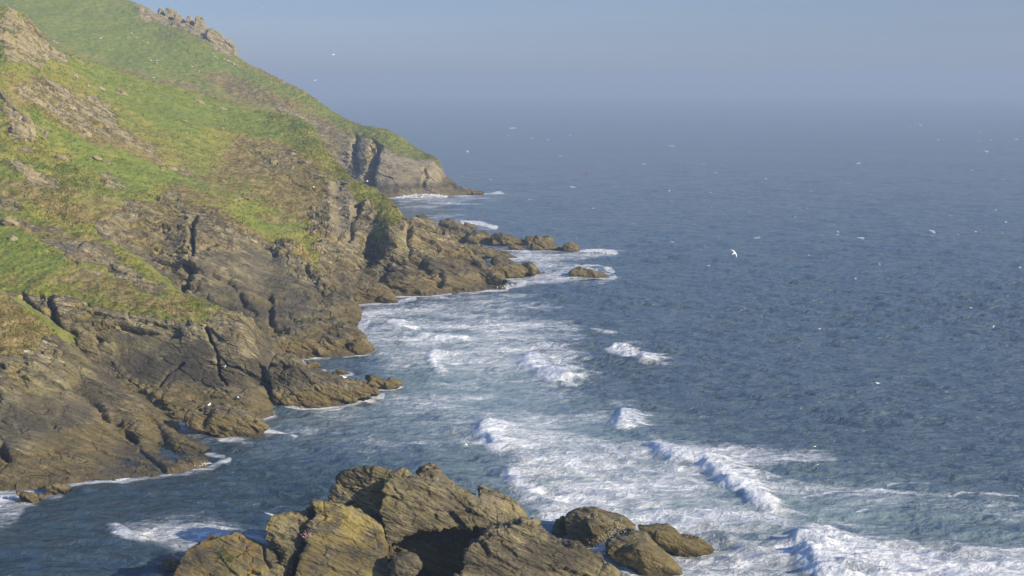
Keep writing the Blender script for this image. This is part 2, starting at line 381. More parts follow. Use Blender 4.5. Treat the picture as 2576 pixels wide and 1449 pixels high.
LAYERS = {}; COAST = []; TURF = {}
def landform(name, key, net, nu, nv, rockp=(), grassp=(), brownp=(), lichp=(), greenp=(), smooth_darkp=(), palep=(), grooves=(), amp=1.0, seed=1, slope_rock=(.62, .38), undul=1.0, size=1.0, coast=None):
    A = np.array([[(x, y, YW(x, y) if Y is None else Y) for (x, y, Y) in st] for st in net], float)
    A = catmull(A, nu)                                  # (nu, K, 3)
    A = np.swapaxes(catmull(np.swapaxes(A, 0, 1), nv), 0, 0)   # (nv, nu, 3)
    px, py = A[..., 0], A[..., 1]
    V = P(px, py, A[..., 2])
    # behind the skyline the land carries on and falls away; below the waterline it goes on down
    top = V[0]; back = []
    for dy, dz in ((60, -26), (34, -13), (18, -6), (9, -2.4), (4, -.8), (1.5, -.2)):
        b = top + np.array([0, dy, 0]); b[:, 2] = np.maximum(top[:, 2] + dz * 1.0, np.minimum(top[:, 2], -3)); back.append(b)
    low = []
    for dy, dz in ((-1.5, -1.2), (-3, -3.5)):
        b = V[-1] + np.array([0, dy, dz]); b[:, 2] = np.maximum(b[:, 2], -4); low.append(b)
    V = np.concatenate([np.array(back), V, np.array(low)]); px, py = proj(V)
    V = blur(V, 3)
    nb = len(back); nv2, nu2 = V.shape[:2]
    N = grid_normals(V)
    fl = V.reshape(-1, 3)
    wob = fbm(fl * .06, 4, seed + 40).reshape(nv2, nu2); wob2 = fbm(fl * .06 + 50, 4, seed + 41).reshape(nv2, nu2)
    dpt = V[..., 1] / FL
    wob3 = fbm(fl * .45, 3, seed + 43).reshape(nv2, nu2)
    qx, qy = px + wob * 3.2 / dpt, py + wob2 * 2.0 / dpt
    rock = 1 - sst(slope_rock[1], slope_rock[0], N[..., 2])
    for poly, val in rockp: rock = np.maximum(rock, val * poly_mask(qx, qy, poly, 9))
    for poly, val in grassp: rock = rock * (1 - val * poly_mask(qx, qy, poly, 8))
    rock = np.maximum(rock, 1 - sst(.6, 2.4, V[..., 2]))
    brown = np.zeros_like(rock); lich = np.zeros_like(rock)
    for poly, val in brownp: brown = np.maximum(brown, val * poly_mask(qx, qy, poly, 14))
    for poly, val in lichp: lich = np.maximum(lich, val * poly_mask(qx, qy, poly, 8))
    green = np.zeros_like(rock)
    for poly, val in greenp: green = np.maximum(green, val * poly_mask(qx, qy, poly, 16))
    smooth_dark = np.zeros_like(rock)
    for poly, val in smooth_darkp: smooth_dark = np.maximum(smooth_dark, val * poly_mask(qx, qy, poly, 14))
    pale = np.zeros_like(rock)
    for poly, val in palep: pale = np.maximum(pale, val * poly_mask(qx, qy, poly, 10))
    rs = blur(rock, 4)
    # relief
    lo = sst(0, 6, V[..., 2])
    V = V + N * ((undul * .9 * fbm(fl * .035, 4, seed + 20)).reshape(nv2, nu2) * lo)[..., None]
    g = .40 * fbm(fl * .35, 4, seed + 21) + .20 * fbm(fl * 1.4, 2, seed + 22)
    d = rock_disp(fl, size, seed)
    fade = np.ones(nv2); fade[-2:] = .3
    h = (amp * d.reshape(nv2, nu2) * rs * (1 - .78 * np.maximum(smooth_dark, .8 * pale)) + g.reshape(nv2, nu2) * (1 - rs)) * fade[:, None]
    h = h * (.55 + .45 * lo) + .55 * (1 - lo) * size * fade[:, None]
    for poly, wd, dep in grooves:
        h = h - dep * (.62 if key != 'A' else 1.0) * sst(.15, .6, rs) * stroke(px + wob * 9 + wob3 * 5, py + wob2 * 6, poly, wd) * np.clip(1 + 1.1 * wob3, .2, 1.6)
    # rock is pushed out sideways more than up, so that faces stay steep
    D = N * np.array([1, 1, .8]); D[..., 1] -= .25 * rs; D /= np.linalg.norm(D, axis=-1, keepdims=True)
    V = V + D * h[..., None]
    paint = np.stack([rock, brown, lich, np.ones_like(rock)], -1).reshape(-1, 4)
    o = mesh_obj(name, V, grid_faces(nv2, nu2), ROCK, attrs={'paint': paint, 'green': green.ravel(), 'smooth_dark': smooth_dark.ravel(), 'pale': pale.ravel()})
    tag(o, kind='structure')
    x, y = proj(V[nb:-2]); LAYERS[key] = (x.ravel(), y.ravel(), V[nb:-2].reshape(-1, 3), N[nb:-2].reshape(-1, 3)); TURF[key] = paint.reshape(nv2, nu2, 4)[nb:-2].reshape(-1, 4), green[nb:-2].ravel()
    COAST.append([(q[-1][0], q[-1][1]) for q in net if q[-1][2] is None])
    return o
def ground(layer, px, py):
    x, y, V, N = LAYERS[layer]
    k = np.argmin((x - px) ** 2 + (y - py) ** 2); return V[k], N[k]

w = None
# far headland and the sheep hill above it
landform('headland', 'A', [
  [(-150,-50,830),(-150,30,770),(-150,110,710),(-150,200,650),(-150,300,600)],
  [(0,-48,820),(0,20,768),(0,110,712),(0,200,655),(0,300,605)],
  [(200,-32,815),(190,45,768),(170,125,715),(150,205,658),(140,310,608)],
  [(337,2,805),(310,75,760),(290,150,712),(280,215,660),(270,330,605)],
  [(400,36,788),(380,110,745),(365,170,705),(355,245,658),(345,350,605)],
  [(500,78,765),(470,150,730),(450,200,698),(440,262,655),(430,370,605)],
  [(603,146,742),(580,195,716),(560,232,690),(550,285,652),(540,390,605)],
  [(691,192,722),(670,225,702),(655,262,680),(645,312,648),(635,410,605)],
  [(761,230,705),(745,260,690),(730,292,668),(720,345,640),(715,430,612)],
  [(829,273,690),(815,300,674),(800,345,650),(795,400,626),(790,470,616)],
  [(897,307,672),(888,335,655),(880,380,634),(872,430,622),(868,490,None)],
  [(961,325,655),(952,350,638),(945,395,616),(935,440,604),(925,494,None)],
  [(1017,350,645),(1008,376,630),(998,410,609),(992,455,600),(985,497,None)],
  [(1071,380,632),(1062,402,620),(1055,430,605),(1047,465,599),(1040,495,None)],
  [(1099,399,624),(1097,412,616),(1092,436,607),(1088,465,602),(1085,494,None)],
  [(1118,445,618),(1121,456,613),(1125,467,608),(1128,479,604),(1130,492,None)],
  [(1177,473,610),(1177,477,608),(1177,481,606),(1177,485,604),(1175,491,None)],
  [(1217,483,608),(1217,484,607.5),(1217,485,607),(1216,486,606),(1215,488,None)]], 620, 330,
  rockp=[([(870,345),(905,345),(955,358),(975,368),(1010,392),(1050,402),(1100,405),(1130,440),(1240,490),(1000,515),(860,500)],1),
         ([(330,-5),(400,20),(520,70),(600,130),(612,152),(560,135),(480,88),(430,70),(350,50)],.75),
         ([(690,262),(760,280),(840,320),(880,335),(880,450),(840,430),(800,360),(755,315),(690,290)],.55),
         ([(355,85),(410,80),(440,97),(400,100)],.5)],
  grassp=[([(897,305),(961,323),(1071,378),(1040,378),(960,340),(890,318)],.9)],
  brownp=[([(500,185),(570,180),(640,215),(720,250),(790,290),(880,330),(900,480),(860,470),(800,360),(765,300),(700,280),(640,265),(560,225)],.75),
          ([(280,170),(350,185),(470,212),(560,245),(660,285),(660,300),(540,255),(400,208),(300,185)],.8), ([(600,140),(700,190),(840,275),(790,262),(690,208)],.55), ([(100,20),(350,40),(420,110),(350,130),(150,90)],.28)],
  lichp=[([(810,335),(845,350),(850,395),(825,385)],.9)],
  grooves=[([(898,312),(894,350),(890,390),(893,430)],5,7),([(949,332),(942,365),(934,400),(924,440),(928,468)],10,15),([(765,236),(770,243)],4,4),([(1062,470),(1068,440),(1066,425)],4,2)],
  greenp=[([(-150,-60),(200,-40),(340,10),(480,95),(600,160),(720,212),(840,285),(1000,350),(1060,385),(960,345),(880,312),(700,235),(600,200),(500,185),(400,205),(280,165),(130,95),(-150,60)],1)],
  smooth_darkp=[([(955,385),(1040,405),(1060,470),(950,470)],.35)],
  palep=[([(950,362),(1010,390),(1100,404),(1115,440),(1095,468),(1000,472),(935,462)],1),([(880,345),(910,345),(905,450),(885,440)],.7),([(800,330),(880,340),(870,430),(820,400)],.5)],
  amp=.6, seed=11, undul=1.5, size=1.3)
# the long middle hillside with the great cliff and the rocky point
landform('hillside', 'B', [
  [(-200,-40,400),(-200,150,360),(-200,300,330),(-200,420,305),(-200,520,285),(-200,620,270),(-200,700,262)],
  [(0,15,385),(0,160,350),(0,290,325),(0,400,305),(0,490,288),(0,580,274),(0,680,265)],
  [(48,30,390),(65,190,352),(80,310,326),(92,410,306),(103,500,290),(113,590,276),(118,700,262)],
  [(75,75,396),(100,205,356),(115,320,329),(130,420,308),(150,505,291),(160,595,276),(170,710,261)],
  [(127,115,410),(150,235,362),(170,340,332),(185,430,310),(200,510,292),(215,600,276),(225,720,260)],
  [(200,142,430),(230,260,378),(255,350,345),(275,440,317),(295,520,295),(310,620,277),(320,760,258)],
  [(287,177,450),(320,280,395),(350,370,358),(375,450,328),(395,525,302),(410,640,278),(425,800,252)],
  [(400,208,465),(430,300,410),(450,385,370),(465,460,338),(480,520,307),(490,620,276),(500,840,252)],
  [(533,247,470),(550,330,418),(560,405,380),(570,475,345),(578,535,306),(585,650,277),(590,870,247)],
  [(644,275,465),(645,350,420),(650,420,383),(655,490,347),(660,580,308),(665,720,274),(668,890,None)],
  [(704,287,458),(705,360,420),(708,430,382),(712,510,345),(718,610,303),(725,750,270),(744,896,None)],
  [(761,302,450),(760,375,412),(765,445,378),(770,530,340),(778,630,300),(790,760,270),(830,893,None)],
  [(790,325,440),(795,395,402),(800,465,370),(808,550,332),(815,650,298),(845,790,265),(927,882,None)],
  [(806,352,430),(815,415,395),(825,480,365),(835,560,330),(845,660,300),(860,760,279),(888,848,None)],
  [(841,400,410),(845,450,385),(850,510,356),(858,580,328),(868,660,302),(878,740,287),(901,811,None)],
  [(870,421,398),(873,470,375),(877,520,350),(882,590,326),(890,660,310),(895,715,303),(895,762,None)],
  [(897,455,384),(900,500,362),(905,550,342),(912,605,325),(925,665,313),(945,715,307),(985,755,None)],
  [(950,476,372),(945,520,352),(940,570,336),(935,620,326),(930,670,318),(945,705,312),(970,738,None)],
  [(985,500,358),(982,545,338),(978,590,325),(975,630,320),(975,670,316),(985,705,313),(1000,741,None)],
  [(1021,538,345),(1015,575,330),(1010,610,322),(1008,645,318),(1010,680,315),(1030,712,312),(1061,742,None)],
  [(1077,563,345),(1075,590,334),(1073,620,326),(1073,650,321),(1078,685,318),(1095,712,315),(1121,735,None)],
  [(1154,614,335),(1152,630,331),(1150,650,327),(1150,670,323),(1155,690,321),(1165,710,319),(1180,731,None)],
  [(1215,672,327),(1215,680,326),(1215,690,325),(1217,700,324),(1220,708,323),(1225,716,322),(1232,727,None)],
  [(1268,712,319.5),(1268,713,319.3),(1269,715,319.1),(1269,717,318.9),(1270,719,318.7),(1271,722,318.5),(1272,725,None)]], 820, 520,
  rockp=[([(0,5),(45,18),(65,65),(125,112),(170,165),(120,165),(60,170),(0,160)],.62),
         ([(25,225),(60,205),(120,205),(200,235),(240,245),(300,290),(350,330),(370,360),(440,395),(490,410),(540,440),(530,450),(440,420),(380,390),(330,375),(280,345),(200,330),(140,290),(80,270),(35,240)],.54),
         ([(0,270),(50,285),(90,330),(80,355),(30,340),(0,320)],.7), ([(20,410),(60,400),(110,430),(150,460),(140,475),(90,465),(50,435)],.7),
         ([(215,415),(260,420),(330,460),(350,475),(270,460)],.62), ([(0,495),(60,515),(50,540),(0,530)],.65), ([(60,365),(110,370),(120,395),(60,385)],.55),
         ([(330,490),(400,485),(480,515),(560,520),(640,590),(560,640),(440,640),(330,640),(250,570)],.55),([(330,640),(440,620),(560,600),(650,590),(680,600),(740,600),(760,640),(800,690),(905,760),(935,900),(650,910),(440,770),(420,700),(330,640),(270,620),(250,560),(300,510)],.95),
         ([(770,560),(800,500),(850,450),(885,450),(900,500),(960,500),(1020,535),(1110,530),(1330,690),(1290,740),(1100,770),(860,790),(800,690)],.9),
         ([(600,345),(740,380),(800,430),(860,450),(790,480),(700,470),(640,420)],.42), ([(480,245),(510,250),(515,262),(490,262)],.6)],
  grassp=[([(830,395),(900,450),(1000,500),(1015,540),(960,565),(930,500),(880,455)],.8), ([(940,560),(985,540),(975,620),(950,630)],.6), ([(700,480),(780,520),(780,560),(720,590),(640,540)],.5)],
  brownp=[([(250,500),(420,480),(520,430),(600,340),(700,350),(850,430),(870,470),(800,540),(700,560),(600,500),(420,520)],.55), ([(250,520),(420,480),(560,515),(680,600),(560,650),(330,650)],.7), ([(0,180),(200,230),(420,380),(540,440),(480,460),(200,350),(0,260)],.5), ([(0,440),(280,480),(330,560),(200,560),(0,500)],.45), ([(640,275),(780,320),(800,350),(720,330)],.4)],
  lichp=[([(720,600),(765,600),(800,650),(775,665),(725,635)],.95), ([(900,450),(1010,505),(1000,530),(930,500)],.5), ([(960,560),(1035,545),(1035,600),(1000,640)],.3), ([(380,490),(480,520),(480,640),(400,600)],.3)],
  grooves=[([(932,585),(935,625),(925,668)],8,6),([(903,510),(890,560),(880,600)],7,4),([(1031,552),(1033,600),(1036,640)],3.5,4),([(1045,645),(1062,648),(1072,684)],9,6),([(1085,690),(1100,688),(1105,712)],8,4),
           ([(678,750),(678,800),(692,832),(715,840)],6,4),([(777,803),(790,808),(807,813)],5,3),([(490,545),(470,640),(465,690),(457,738)],6,6),([(765,605),(775,620)],4,3),([(805,560),(830,570),(848,590)],9,3),([(690,860),(670,865)],7,4),([(765,668),(778,690)],5,2.5),
           ([(1008,655),(975,675),(955,700)],9,2.5),([(610,520),(640,600),(690,640)],8,2),([(540,690),(590,720),(640,790)],5,2),([(790,325),(806,352),(841,400)],10,2.2)],
  greenp=[([(150,120),(400,212),(650,282),(765,305),(790,350),(770,365),(690,345),(600,330),(520,330),(470,350),(400,325),(250,235),(160,165)],1),([(60,270),(200,335),(370,395),(520,450),(570,500),(480,508),(350,472),(200,412),(110,345)],1),([(560,430),(640,480),(760,560),(740,600),(660,590),(600,520)],.7),([(800,420),(880,440),(870,465),(810,470)],.8)],
  smooth_darkp=[([(480,650),(600,620),(700,650),(790,720),(780,800),(690,850),(600,790),(500,740)],.75),([(265,600),(330,600),(400,640),(440,720),(380,700),(310,650)],.7),([(690,750),(780,700),(800,780),(770,810),(700,835),(680,800)],.7),([(480,660),(560,640),(620,720),(560,760),(480,740)],.5),([(830,480),(890,480),(880,580),(830,590)],.6)],
  palep=[([(835,470),(890,468),(895,540),(878,605),(838,585)],.85),([(985,560),(1030,560),(1030,640),(980,650)],.4)],
  amp=.88, seed=23, undul=1.6, size=1.05)
# near spur with the smooth recessed face
landform('cliff', 'C', [
  [(-150,500,275),(-150,600,250),(-150,700,232),(-150,800,215),(-150,900,205),(-150,1000,200)],
  [(0,526,264),(0,610,248),(0,690,232),(0,770,218),(0,880,206),(0,1000,200)],
  [(110,553,260),(100,630,245),(100,705,228),(105,780,214),(120,870,207),(130,1000,198)],
  [(200,580,256),(195,660,240),(190,745,222),(190,800,212),(195,880,206),(215,1000,198)],
  [(290,620,250),(280,690,235),(270,760,217),(265,820,209),(270,910,204),(300,1030,196)],
  [(370,675,240),(360,720,227),(345,770,214),(340,835,207),(345,940,202),(380,1052,193)],
  [(457,736,228),(445,760,219),(430,788,211),(425,855,205),(430,950,200),(450,1054,None)],
  [(530,766,222),(515,782,215),(505,802,208),(500,872,202.5),(505,960,199),(520,1054,None)],
  [(585,785,217),(575,802,211),(570,826,205),(565,885,201),(570,960,198),(590,1053,None)],
  [(617,805,213),(615,826,207),(612,850,203),(612,905,200),(620,965,197.5),(640,1050,None)],
  [(643,870,207),(645,885,204.5),(648,905,202),(652,938,200),(658,985,198),(668,1045,None)],
  [(668,960,203),(670,975,202),(672,990,200),(674,1005,198.5),(678,1022,197),(686,1040,None)]], 460, 360,
  rockp=[([(105,595),(180,595),(280,625),(300,660),(420,715),(450,735),(330,715),(250,680),(150,675),(125,630)],.75),
         ([(40,690),(60,735),(133,745),(187,755),(283,765),(367,777),(420,788),(505,800),(530,780),(640,790),(780,1000),(760,1060),(60,1060),(120,870),(40,760)],1),
         ([(0,530),(70,545),(180,570),(290,620),(240,620),(100,575),(0,545)],.45), ([(200,690),(260,715),(280,735),(220,725)],.5)],
  grassp=[([(0,560),(100,590),(130,680),(190,700),(300,720),(440,745),(520,775),(500,797),(420,785),(280,760),(130,738),(60,720),(0,690)],.75)],
  brownp=[([(0,690),(140,720),(420,780),(520,790),(460,745),(250,690)],.5), ([(0,525),(200,575),(300,620),(100,600)],.5)],
  lichp=[([(540,780),(590,790),(570,812),(540,805)],.9), ([(55,730),(75,740),(105,800),(90,810)],.8), ([(180,760),(250,740),(250,830),(190,850)],.35)],
  grooves=[([(517,822),(530,860),(545,890),(553,940),(570,970)],3.5,3),([(37,690),(55,730),(72,765),(100,800)],5,4),([(126,722),(125,760),(130,800),(140,830)],7,5),([(168,845),(183,862),(190,885),(195,915)],13,9),
           ([(240,862),(248,878)],8,5),([(235,822),(285,812),(345,832)],7,2.2),([(345,832),(440,845)],5,1.5),([(398,975),(425,935),(460,915)],3,2.5),([(480,1003),(600,1003)],4,1.4),([(100,735),(135,780)],4,2.5)],
  greenp=[([(-150,520),(0,545),(110,600),(140,670),(100,700),(0,690),(-150,680)],1),([(250,740),(400,770),(380,780),(250,755)],.5)],
  smooth_darkp=[([(238,832),(345,842),(440,852),(525,855),(548,905),(520,962),(420,985),(330,960),(280,900)],1),([(560,840),(620,860),(640,950),(570,960)],.4)],
  amp=.42, seed=37, undul=.7, size=.75)
# nearest spur, low and slabby
landform('cliff', 'D', [
  [(-200,690,215),(-200,800,198),(-200,950,180),(-200,1100,168),(-200,1255,None)],
  [(0,735,205),(0,830,192),(0,950,178),(0,1100,167),(0,1226,None)],
  [(60,775,203),(65,860,190),(70,970,178),(75,1100,168),(80,1222,None)],
  [(110,813,200),(118,890,189),(130,990,178),(140,1100,170),(150,1216,None)],
  [(147,842,198),(160,910,189),(175,1000,179),(190,1100,171),(210,1203,None)],
  [(175,890,195),(200,950,188),(220,1020,180),(240,1110,173),(270,1200,None)],
  [(233,940,192),(255,990,186),(275,1045,180),(300,1115,175),(335,1196,None)],
  [(313,999,189),(330,1035,183.5),(345,1075,178),(365,1125,173),(400,1190,None)],
  [(390,1056,184),(397,1085,180.5),(407,1110,177),(420,1140,173.5),(450,1181,None)],
  [(440,1108,175.5),(445,1122,173.5),(452,1135,172),(462,1150,170.5),(485,1173,None)],
  [(516,1142,169.5),(518,1146,169.3),(520,1150,169.1),(521,1156,168.9),(522,1164,None)]], 420, 330,
  rockp=[([(100,850),(150,835),(240,880),(420,970),(600,1120),(480,1190),(0,1240),(-200,1270),(-200,900),(0,880)],1), ([(0,730),(50,755),(60,775),(0,765)],.5)],
  grassp=[([(-200,690),(0,750),(60,795),(110,825),(140,850),(100,868),(0,872),(-200,900)],.85)],
  brownp=[([(-200,690),(0,740),(60,770),(145,845),(100,868),(0,872),(-200,900)],.55)],
  lichp=[([(0,900),(60,890),(130,960),(60,960)],.35)],
  grooves=[([(205,970),(245,1010),(270,1055),(302,1066)],6,2.6),([(322,1095),(345,1112)],8,1.8),([(360,1140),(400,1172),(417,1190)],4,1.6),([(130,1140),(175,1158)],5,1.2),([(0,1125),(18,1165)],9,2.5),([(95,1050),(135,1072)],4,1),([(430,1150),(448,1168)],3,1)],
  greenp=[([(-150,700),(0,750),(40,770),(0,790)],.4)],
  smooth_darkp=[([(0,960),(150,960),(250,1050),(320,1080),(460,1150),(300,1180),(0,1190)],.55)],
  amp=.46, seed=51, undul=.5, size=.75)

# ------------------------------------------------------------------ rocks that stand on their own
ROCKPTS = []
def plane_pt(px, py, Y0, lean, skew, X0):
    dx, dy, dz = rays(px, py); t = (Y0 + lean * CZ - skew * X0) / (dy - lean * dz - skew * dx)
    return np.array([dx * t, dy * t, CZ + dz * t])
def rock(name, label, outline, Y0, lean=.35, skew=0.0, bulge=.8, back=3.0, voxel=.12, size=.45, amp=.5, seed=1, group=None, cat='rock', lich=0.0, ridge=None, shrink=.55, foot=-1.5, foots=.9, grooves=(), brown=0.0, rockv=1.0, jit=None):
    """a rock whose seen outline lies on a leaning face (distance Y0 at the water), with a bulging front and a body behind it"""
    rj = random.Random(seed); jag = jit if jit is not None else 2.6 * (Y0 < 200) + 1.0 * (Y0 >= 200); ol = []
    for (xa, ya), (xb, yb) in zip(outline, outline[1:] + outline[:1]):
        ol.append((xa, ya)); L = math.hypot(xb - xa, yb - ya); m_ = int(L // 11) if jag else 0
        for k in range(1, m_ + 1):
            t = (k + rj.uniform(-.3, .3)) / (m_ + 1); e = rj.uniform(-1, 1) * jag
            ol.append((xa + (xb - xa) * t - (yb - ya) / L * e, ya + (yb - ya) * t + (xb - xa) / L * e))
    outline = ol
    xs = [q[0] for q in outline]; X0 = float(P((min(xs) + max(xs)) / 2, 1000, Y0)[0])
    R0 = np.array([plane_pt(x, y, Y0, lean, skew, X0) for x, y in outline]); n = len(R0)
    low = R0[:, 2] < (.25 if foots > 0 else foots); R0[low, 2] = -.3
    c = R0.mean(0)
    nrm = np.array([-skew, 1, -lean]); nrm = -nrm / np.linalg.norm(nrm)
    R1 = c + (R0 - c) * shrink + nrm * bulge
    RB = c + (R0 - c) * .93 + np.array([0, back * .55, 0]); RB[:, 2] -= .06 * back
    RC = c + (R0 - c) * .7 + np.array([0, back, 0]); RC[:, 2] -= .22 * back
    RB[low, 2] = foot - .5; RB[low, 1] = R0[low, 1] + .25 * back; RC[low, 2] = foot - .8
    bm = bmesh.new()
    rings = [[bm.verts.new(p) for p in r] for r in (R1, R0, RB, RC)]
    if ridge:
        cf = [bm.verts.new(np.array(P(x, y, Y))) for x, y, Y in ridge]
        ctr = cf[0]
    else: ctr = bm.verts.new(c + nrm * bulge * 1.15)
    for k in range(n):
        j = (k + 1) % n
        bm.faces.new((ctr, rings[0][k], rings[0][j]))
        for a, b in ((0, 1), (1, 2), (2, 3)): bm.faces.new((rings[a][k], rings[b][k], rings[b][j], rings[a][j]))
    bm.faces.new(rings[3])
    bmesh.ops.recalc_face_normals(bm, faces=bm.faces)
    bmesh.ops.triangulate(bm, faces=bm.faces)
    me = bpy.data.meshes.new(name); bm.to_mesh(me); bm.free()
    o = bpy.data.objects.new(name, me); C.objects.link(o)
    m = o.modifiers.new('remesh', 'REMESH'); m.mode = 'VOXEL'; m.voxel_size = voxel
    dg = bpy.context.evaluated_depsgraph_get(); dg.update()
    m2 = bpy.data.meshes.new_from_object(o.evaluated_get(dg)); m2.name = name
    o.modifiers.clear(); o.data = m2; bpy.data.meshes.remove(me)
    nvx = len(m2.vertices); co = np.empty(nvx * 3, np.float32); m2.vertices.foreach_get('co', co); co = co.reshape(-1, 3).astype(float)
    nn = np.empty(nvx * 3, np.float32); m2.vertex_normals.foreach_get('vector', nn); nn = nn.reshape(-1, 3)
    d = rock_disp(co, size, seed) * amp
    if grooves:
        gx, gy = proj(co); wb = fbm(co * .8, 2, seed) * 4
        for poly, wd, dep in grooves: d = d - dep * stroke(gx + wb, gy + wb, poly, wd) * (nn[:, 1] < .3)
    co2 = co + nn * (d + .16 * size)[:, None]
    org = np.array([co2[:, 0].mean(), co2[:, 1].mean(), 0.0])
    m2.vertices.foreach_set('co', (co2 - org).astype(np.float32).ravel())
    o.location = org; ROCKPTS.append(co2.astype(np.float32))
    add_attr(m2, 'paint', np.tile(np.array([rockv, brown, lich, 1]), (nvx, 1)))
    m2.materials.clear(); m2.materials.append(ROCK)
    m2.polygons.foreach_set('use_smooth', np.ones(len(m2.polygons), bool)); m2.update()
    if cat: tag(o, label, cat, group)
    lowpts = [q for q, r in zip(outline, low) if r]
    if len(lowpts) > 1: COAST.append(lowpts)
    return o

FG = 'foreground rock slabs'
rock('rock_slab', 'low sloping slab with orange lichen along its crest, lowest of the foreground rocks',
     [(405,1500),(440,1440),(471,1384),(511,1361),(540,1355),(572,1344),(595,1344),(618,1357),(650,1367),(683,1382),(697,1400),(712,1430),(735,1480),(760,1560),(400,1560)], 116, lean=.75, skew=.15, bulge=.14, back=4, voxel=.085, size=.35, amp=0.4, seed=101, group=FG, lich=.75, shrink=.8,
     grooves=[([(662,1376),(668,1410),(678,1426)],3,.5),([(610,1449),(625,1435),(650,1442)],3,.4)])
rock('rock_slab', 'big pointed slab with yellow and orange lichen, beside the dark hollow',
     [(784,1262),(822,1266),(849,1271),(897,1288),(939,1313),(962,1334),(974,1382),(980,1449),(985,1560),(700,1560),(740,1449),(752,1414),(773,1365),(771,1323),(794,1288)], 116.5, lean=.55, skew=.22, bulge=.14, back=4.5, voxel=.085, size=.35, amp=0.34, seed=102, group=FG, lich=.62, shrink=.9)
rock('rock', 'grey boulder tucked against the left edge of the pointed lichen slab',
     [(664,1365),(671,1313),(681,1304),(715,1298),(744,1292),(780,1279),(790,1300),(775,1372),(745,1418),(730,1480),(690,1440),(702,1397)], 119, lean=.3, skew=.5, bulge=.9, back=3, voxel=.085, size=.35, amp=0.45, seed=103, group=FG, lich=.25)
rock('rock_slab', 'shaded upright block behind the pointed slab, at the left end of the top row',
     [(824,1250),(838,1233),(846,1205),(858,1193),(883,1183),(905,1182),(923,1180),(950,1181),(979,1190),(982,1230),(975,1300),(990,1400),(820,1400)], 123.6, lean=.18, skew=-.25, bulge=.14, back=4, voxel=.085, size=.4, amp=0.5, seed=104, group=FG, lich=.2, shrink=.9)
rock('rock_slab', 'largest foreground slab, bedded grey brown face lit by the sun',
     [(959,1272),(966,1216),(984,1204),(1025,1200),(1063,1203),(1119,1219),(1158,1232),(1206,1250),(1208,1272),(1214,1319),(1195,1325),(1120,1330),(1058,1335),(1020,1350),(1000,1372),(970,1370),(958,1303)], 119.5, lean=.42, skew=.18, bulge=.14, back=4, voxel=.085, size=.42, amp=0.46, seed=105, group=FG, lich=.08, shrink=.9, foots=-5)
rock('rock', 'small pale angular block on top of the largest foreground slab',
     [(979,1192),(1000,1182),(1021,1178),(1037,1195),(1028,1212),(987,1212)], 121.5, lean=.3, bulge=.2, back=1.6, voxel=.07, size=.25, amp=0.2, seed=106, group=FG, lich=.2, foots=-5)
rock('rock', 'dark rounded rock behind the top of the largest foreground slab',
     [(1045,1197),(1069,1179),(1084,1178),(1105,1187),(1119,1203),(1138,1226),(1120,1260),(1050,1250)], 123.5, lean=.3, skew=.3, bulge=.3, back=2.5, voxel=.085, size=.35, amp=0.55, seed=107, group=FG, foots=-5)
rock('rock_slab', 'tilted brown slab with a square upper corner, right of the largest slab',
     [(1203,1232),(1212,1231),(1258,1250),(1298,1269),(1311,1285),(1320,1311),(1330,1345),(1285,1360),(1205,1350)], 121, lean=.45, skew=.35, bulge=.14, back=3.5, voxel=.085, size=.38, amp=0.5, seed=108, group=FG, shrink=.9, foots=-5)
rock('rock_slab', 'long brown rock sloping down to the water, right end of the foreground outcrop',
     [(1150,1450),(1166,1409),(1177,1377),(1206,1348),(1230,1332),(1270,1331),(1317,1316),(1343,1319),(1364,1345),(1377,1361),(1414,1374),(1462,1379),(1488,1393),(1514,1398),(1528,1422),(1550,1446),(1575,1490),(1560,1560),(1140,1560)], 116.5, lean=.55, skew=.3, bulge=.14, back=5, voxel=.09, size=.42, amp=0.54, seed=109, group=FG, lich=.06, shrink=.9)
rock('rock', 'black shaded rock wall at the back of the foreground hollow',
     [(965,1350),(1010,1335),(1100,1325),(1220,1322),(1225,1400),(1215,1560),(960,1560)], 126.5, lean=.05, bulge=.2, back=3, voxel=.12, size=.5, amp=0.5, seed=110, group=FG, foots=-5)
rock('rock', 'dark boulder lying on the floor of the foreground hollow',
     [(978,1420),(990,1398),(1030,1390),(1055,1400),(1062,1425),(1040,1449),(985,1452)], 116, lean=.4, bulge=.5, back=1.5, voxel=.08, size=.3, amp=.4, seed=111, group=FG, foots=-5)

# boulders awash to the right of the foreground outcrop
BG = 'boulders awash beside the foreground outcrop'
rock('boulder', 'largest olive boulder awash, with a shaded left face, right of the foreground outcrop',
     [(1433,1358),(1422,1340),(1420,1310),(1430,1296),(1447,1289),(1472,1285),(1501,1285),(1528,1293),(1574,1308),(1600,1325),(1590,1345),(1540,1362),(1475,1371)], 135.2, lean=.5, skew=.15, bulge=1.4, back=3.4, voxel=.085, size=.4, amp=.3, seed=121, jit=.8, group=BG, ridge=[(1480,1318,132.6)])
rock('boulder', 'small boulder stuck to the left side of the largest olive boulder',
     [(1388,1340),(1391,1328),(1401,1309),(1418,1304),(1428,1320),(1424,1349),(1405,1348)], 137.2, lean=.4, bulge=.5, back=1.6, voxel=.08, size=.3, amp=.35, seed=122, jit=.8, group=BG)
rock('boulder', 'nearest olive boulder awash, sloping down to a point on its right',
     [(1521,1392),(1527,1368),(1541,1358),(1578,1349),(1593,1341),(1625,1343),(1641,1363),(1665,1389),(1705,1419),(1718,1438),(1688,1444),(1621,1440),(1588,1424),(1538,1405)], 126.9, lean=.45, skew=.1, bulge=1.2, back=3.2, voxel=.085, size=.4, amp=.3, seed=123, jit=.8, group=BG, ridge=[(1600,1372,125.6)])
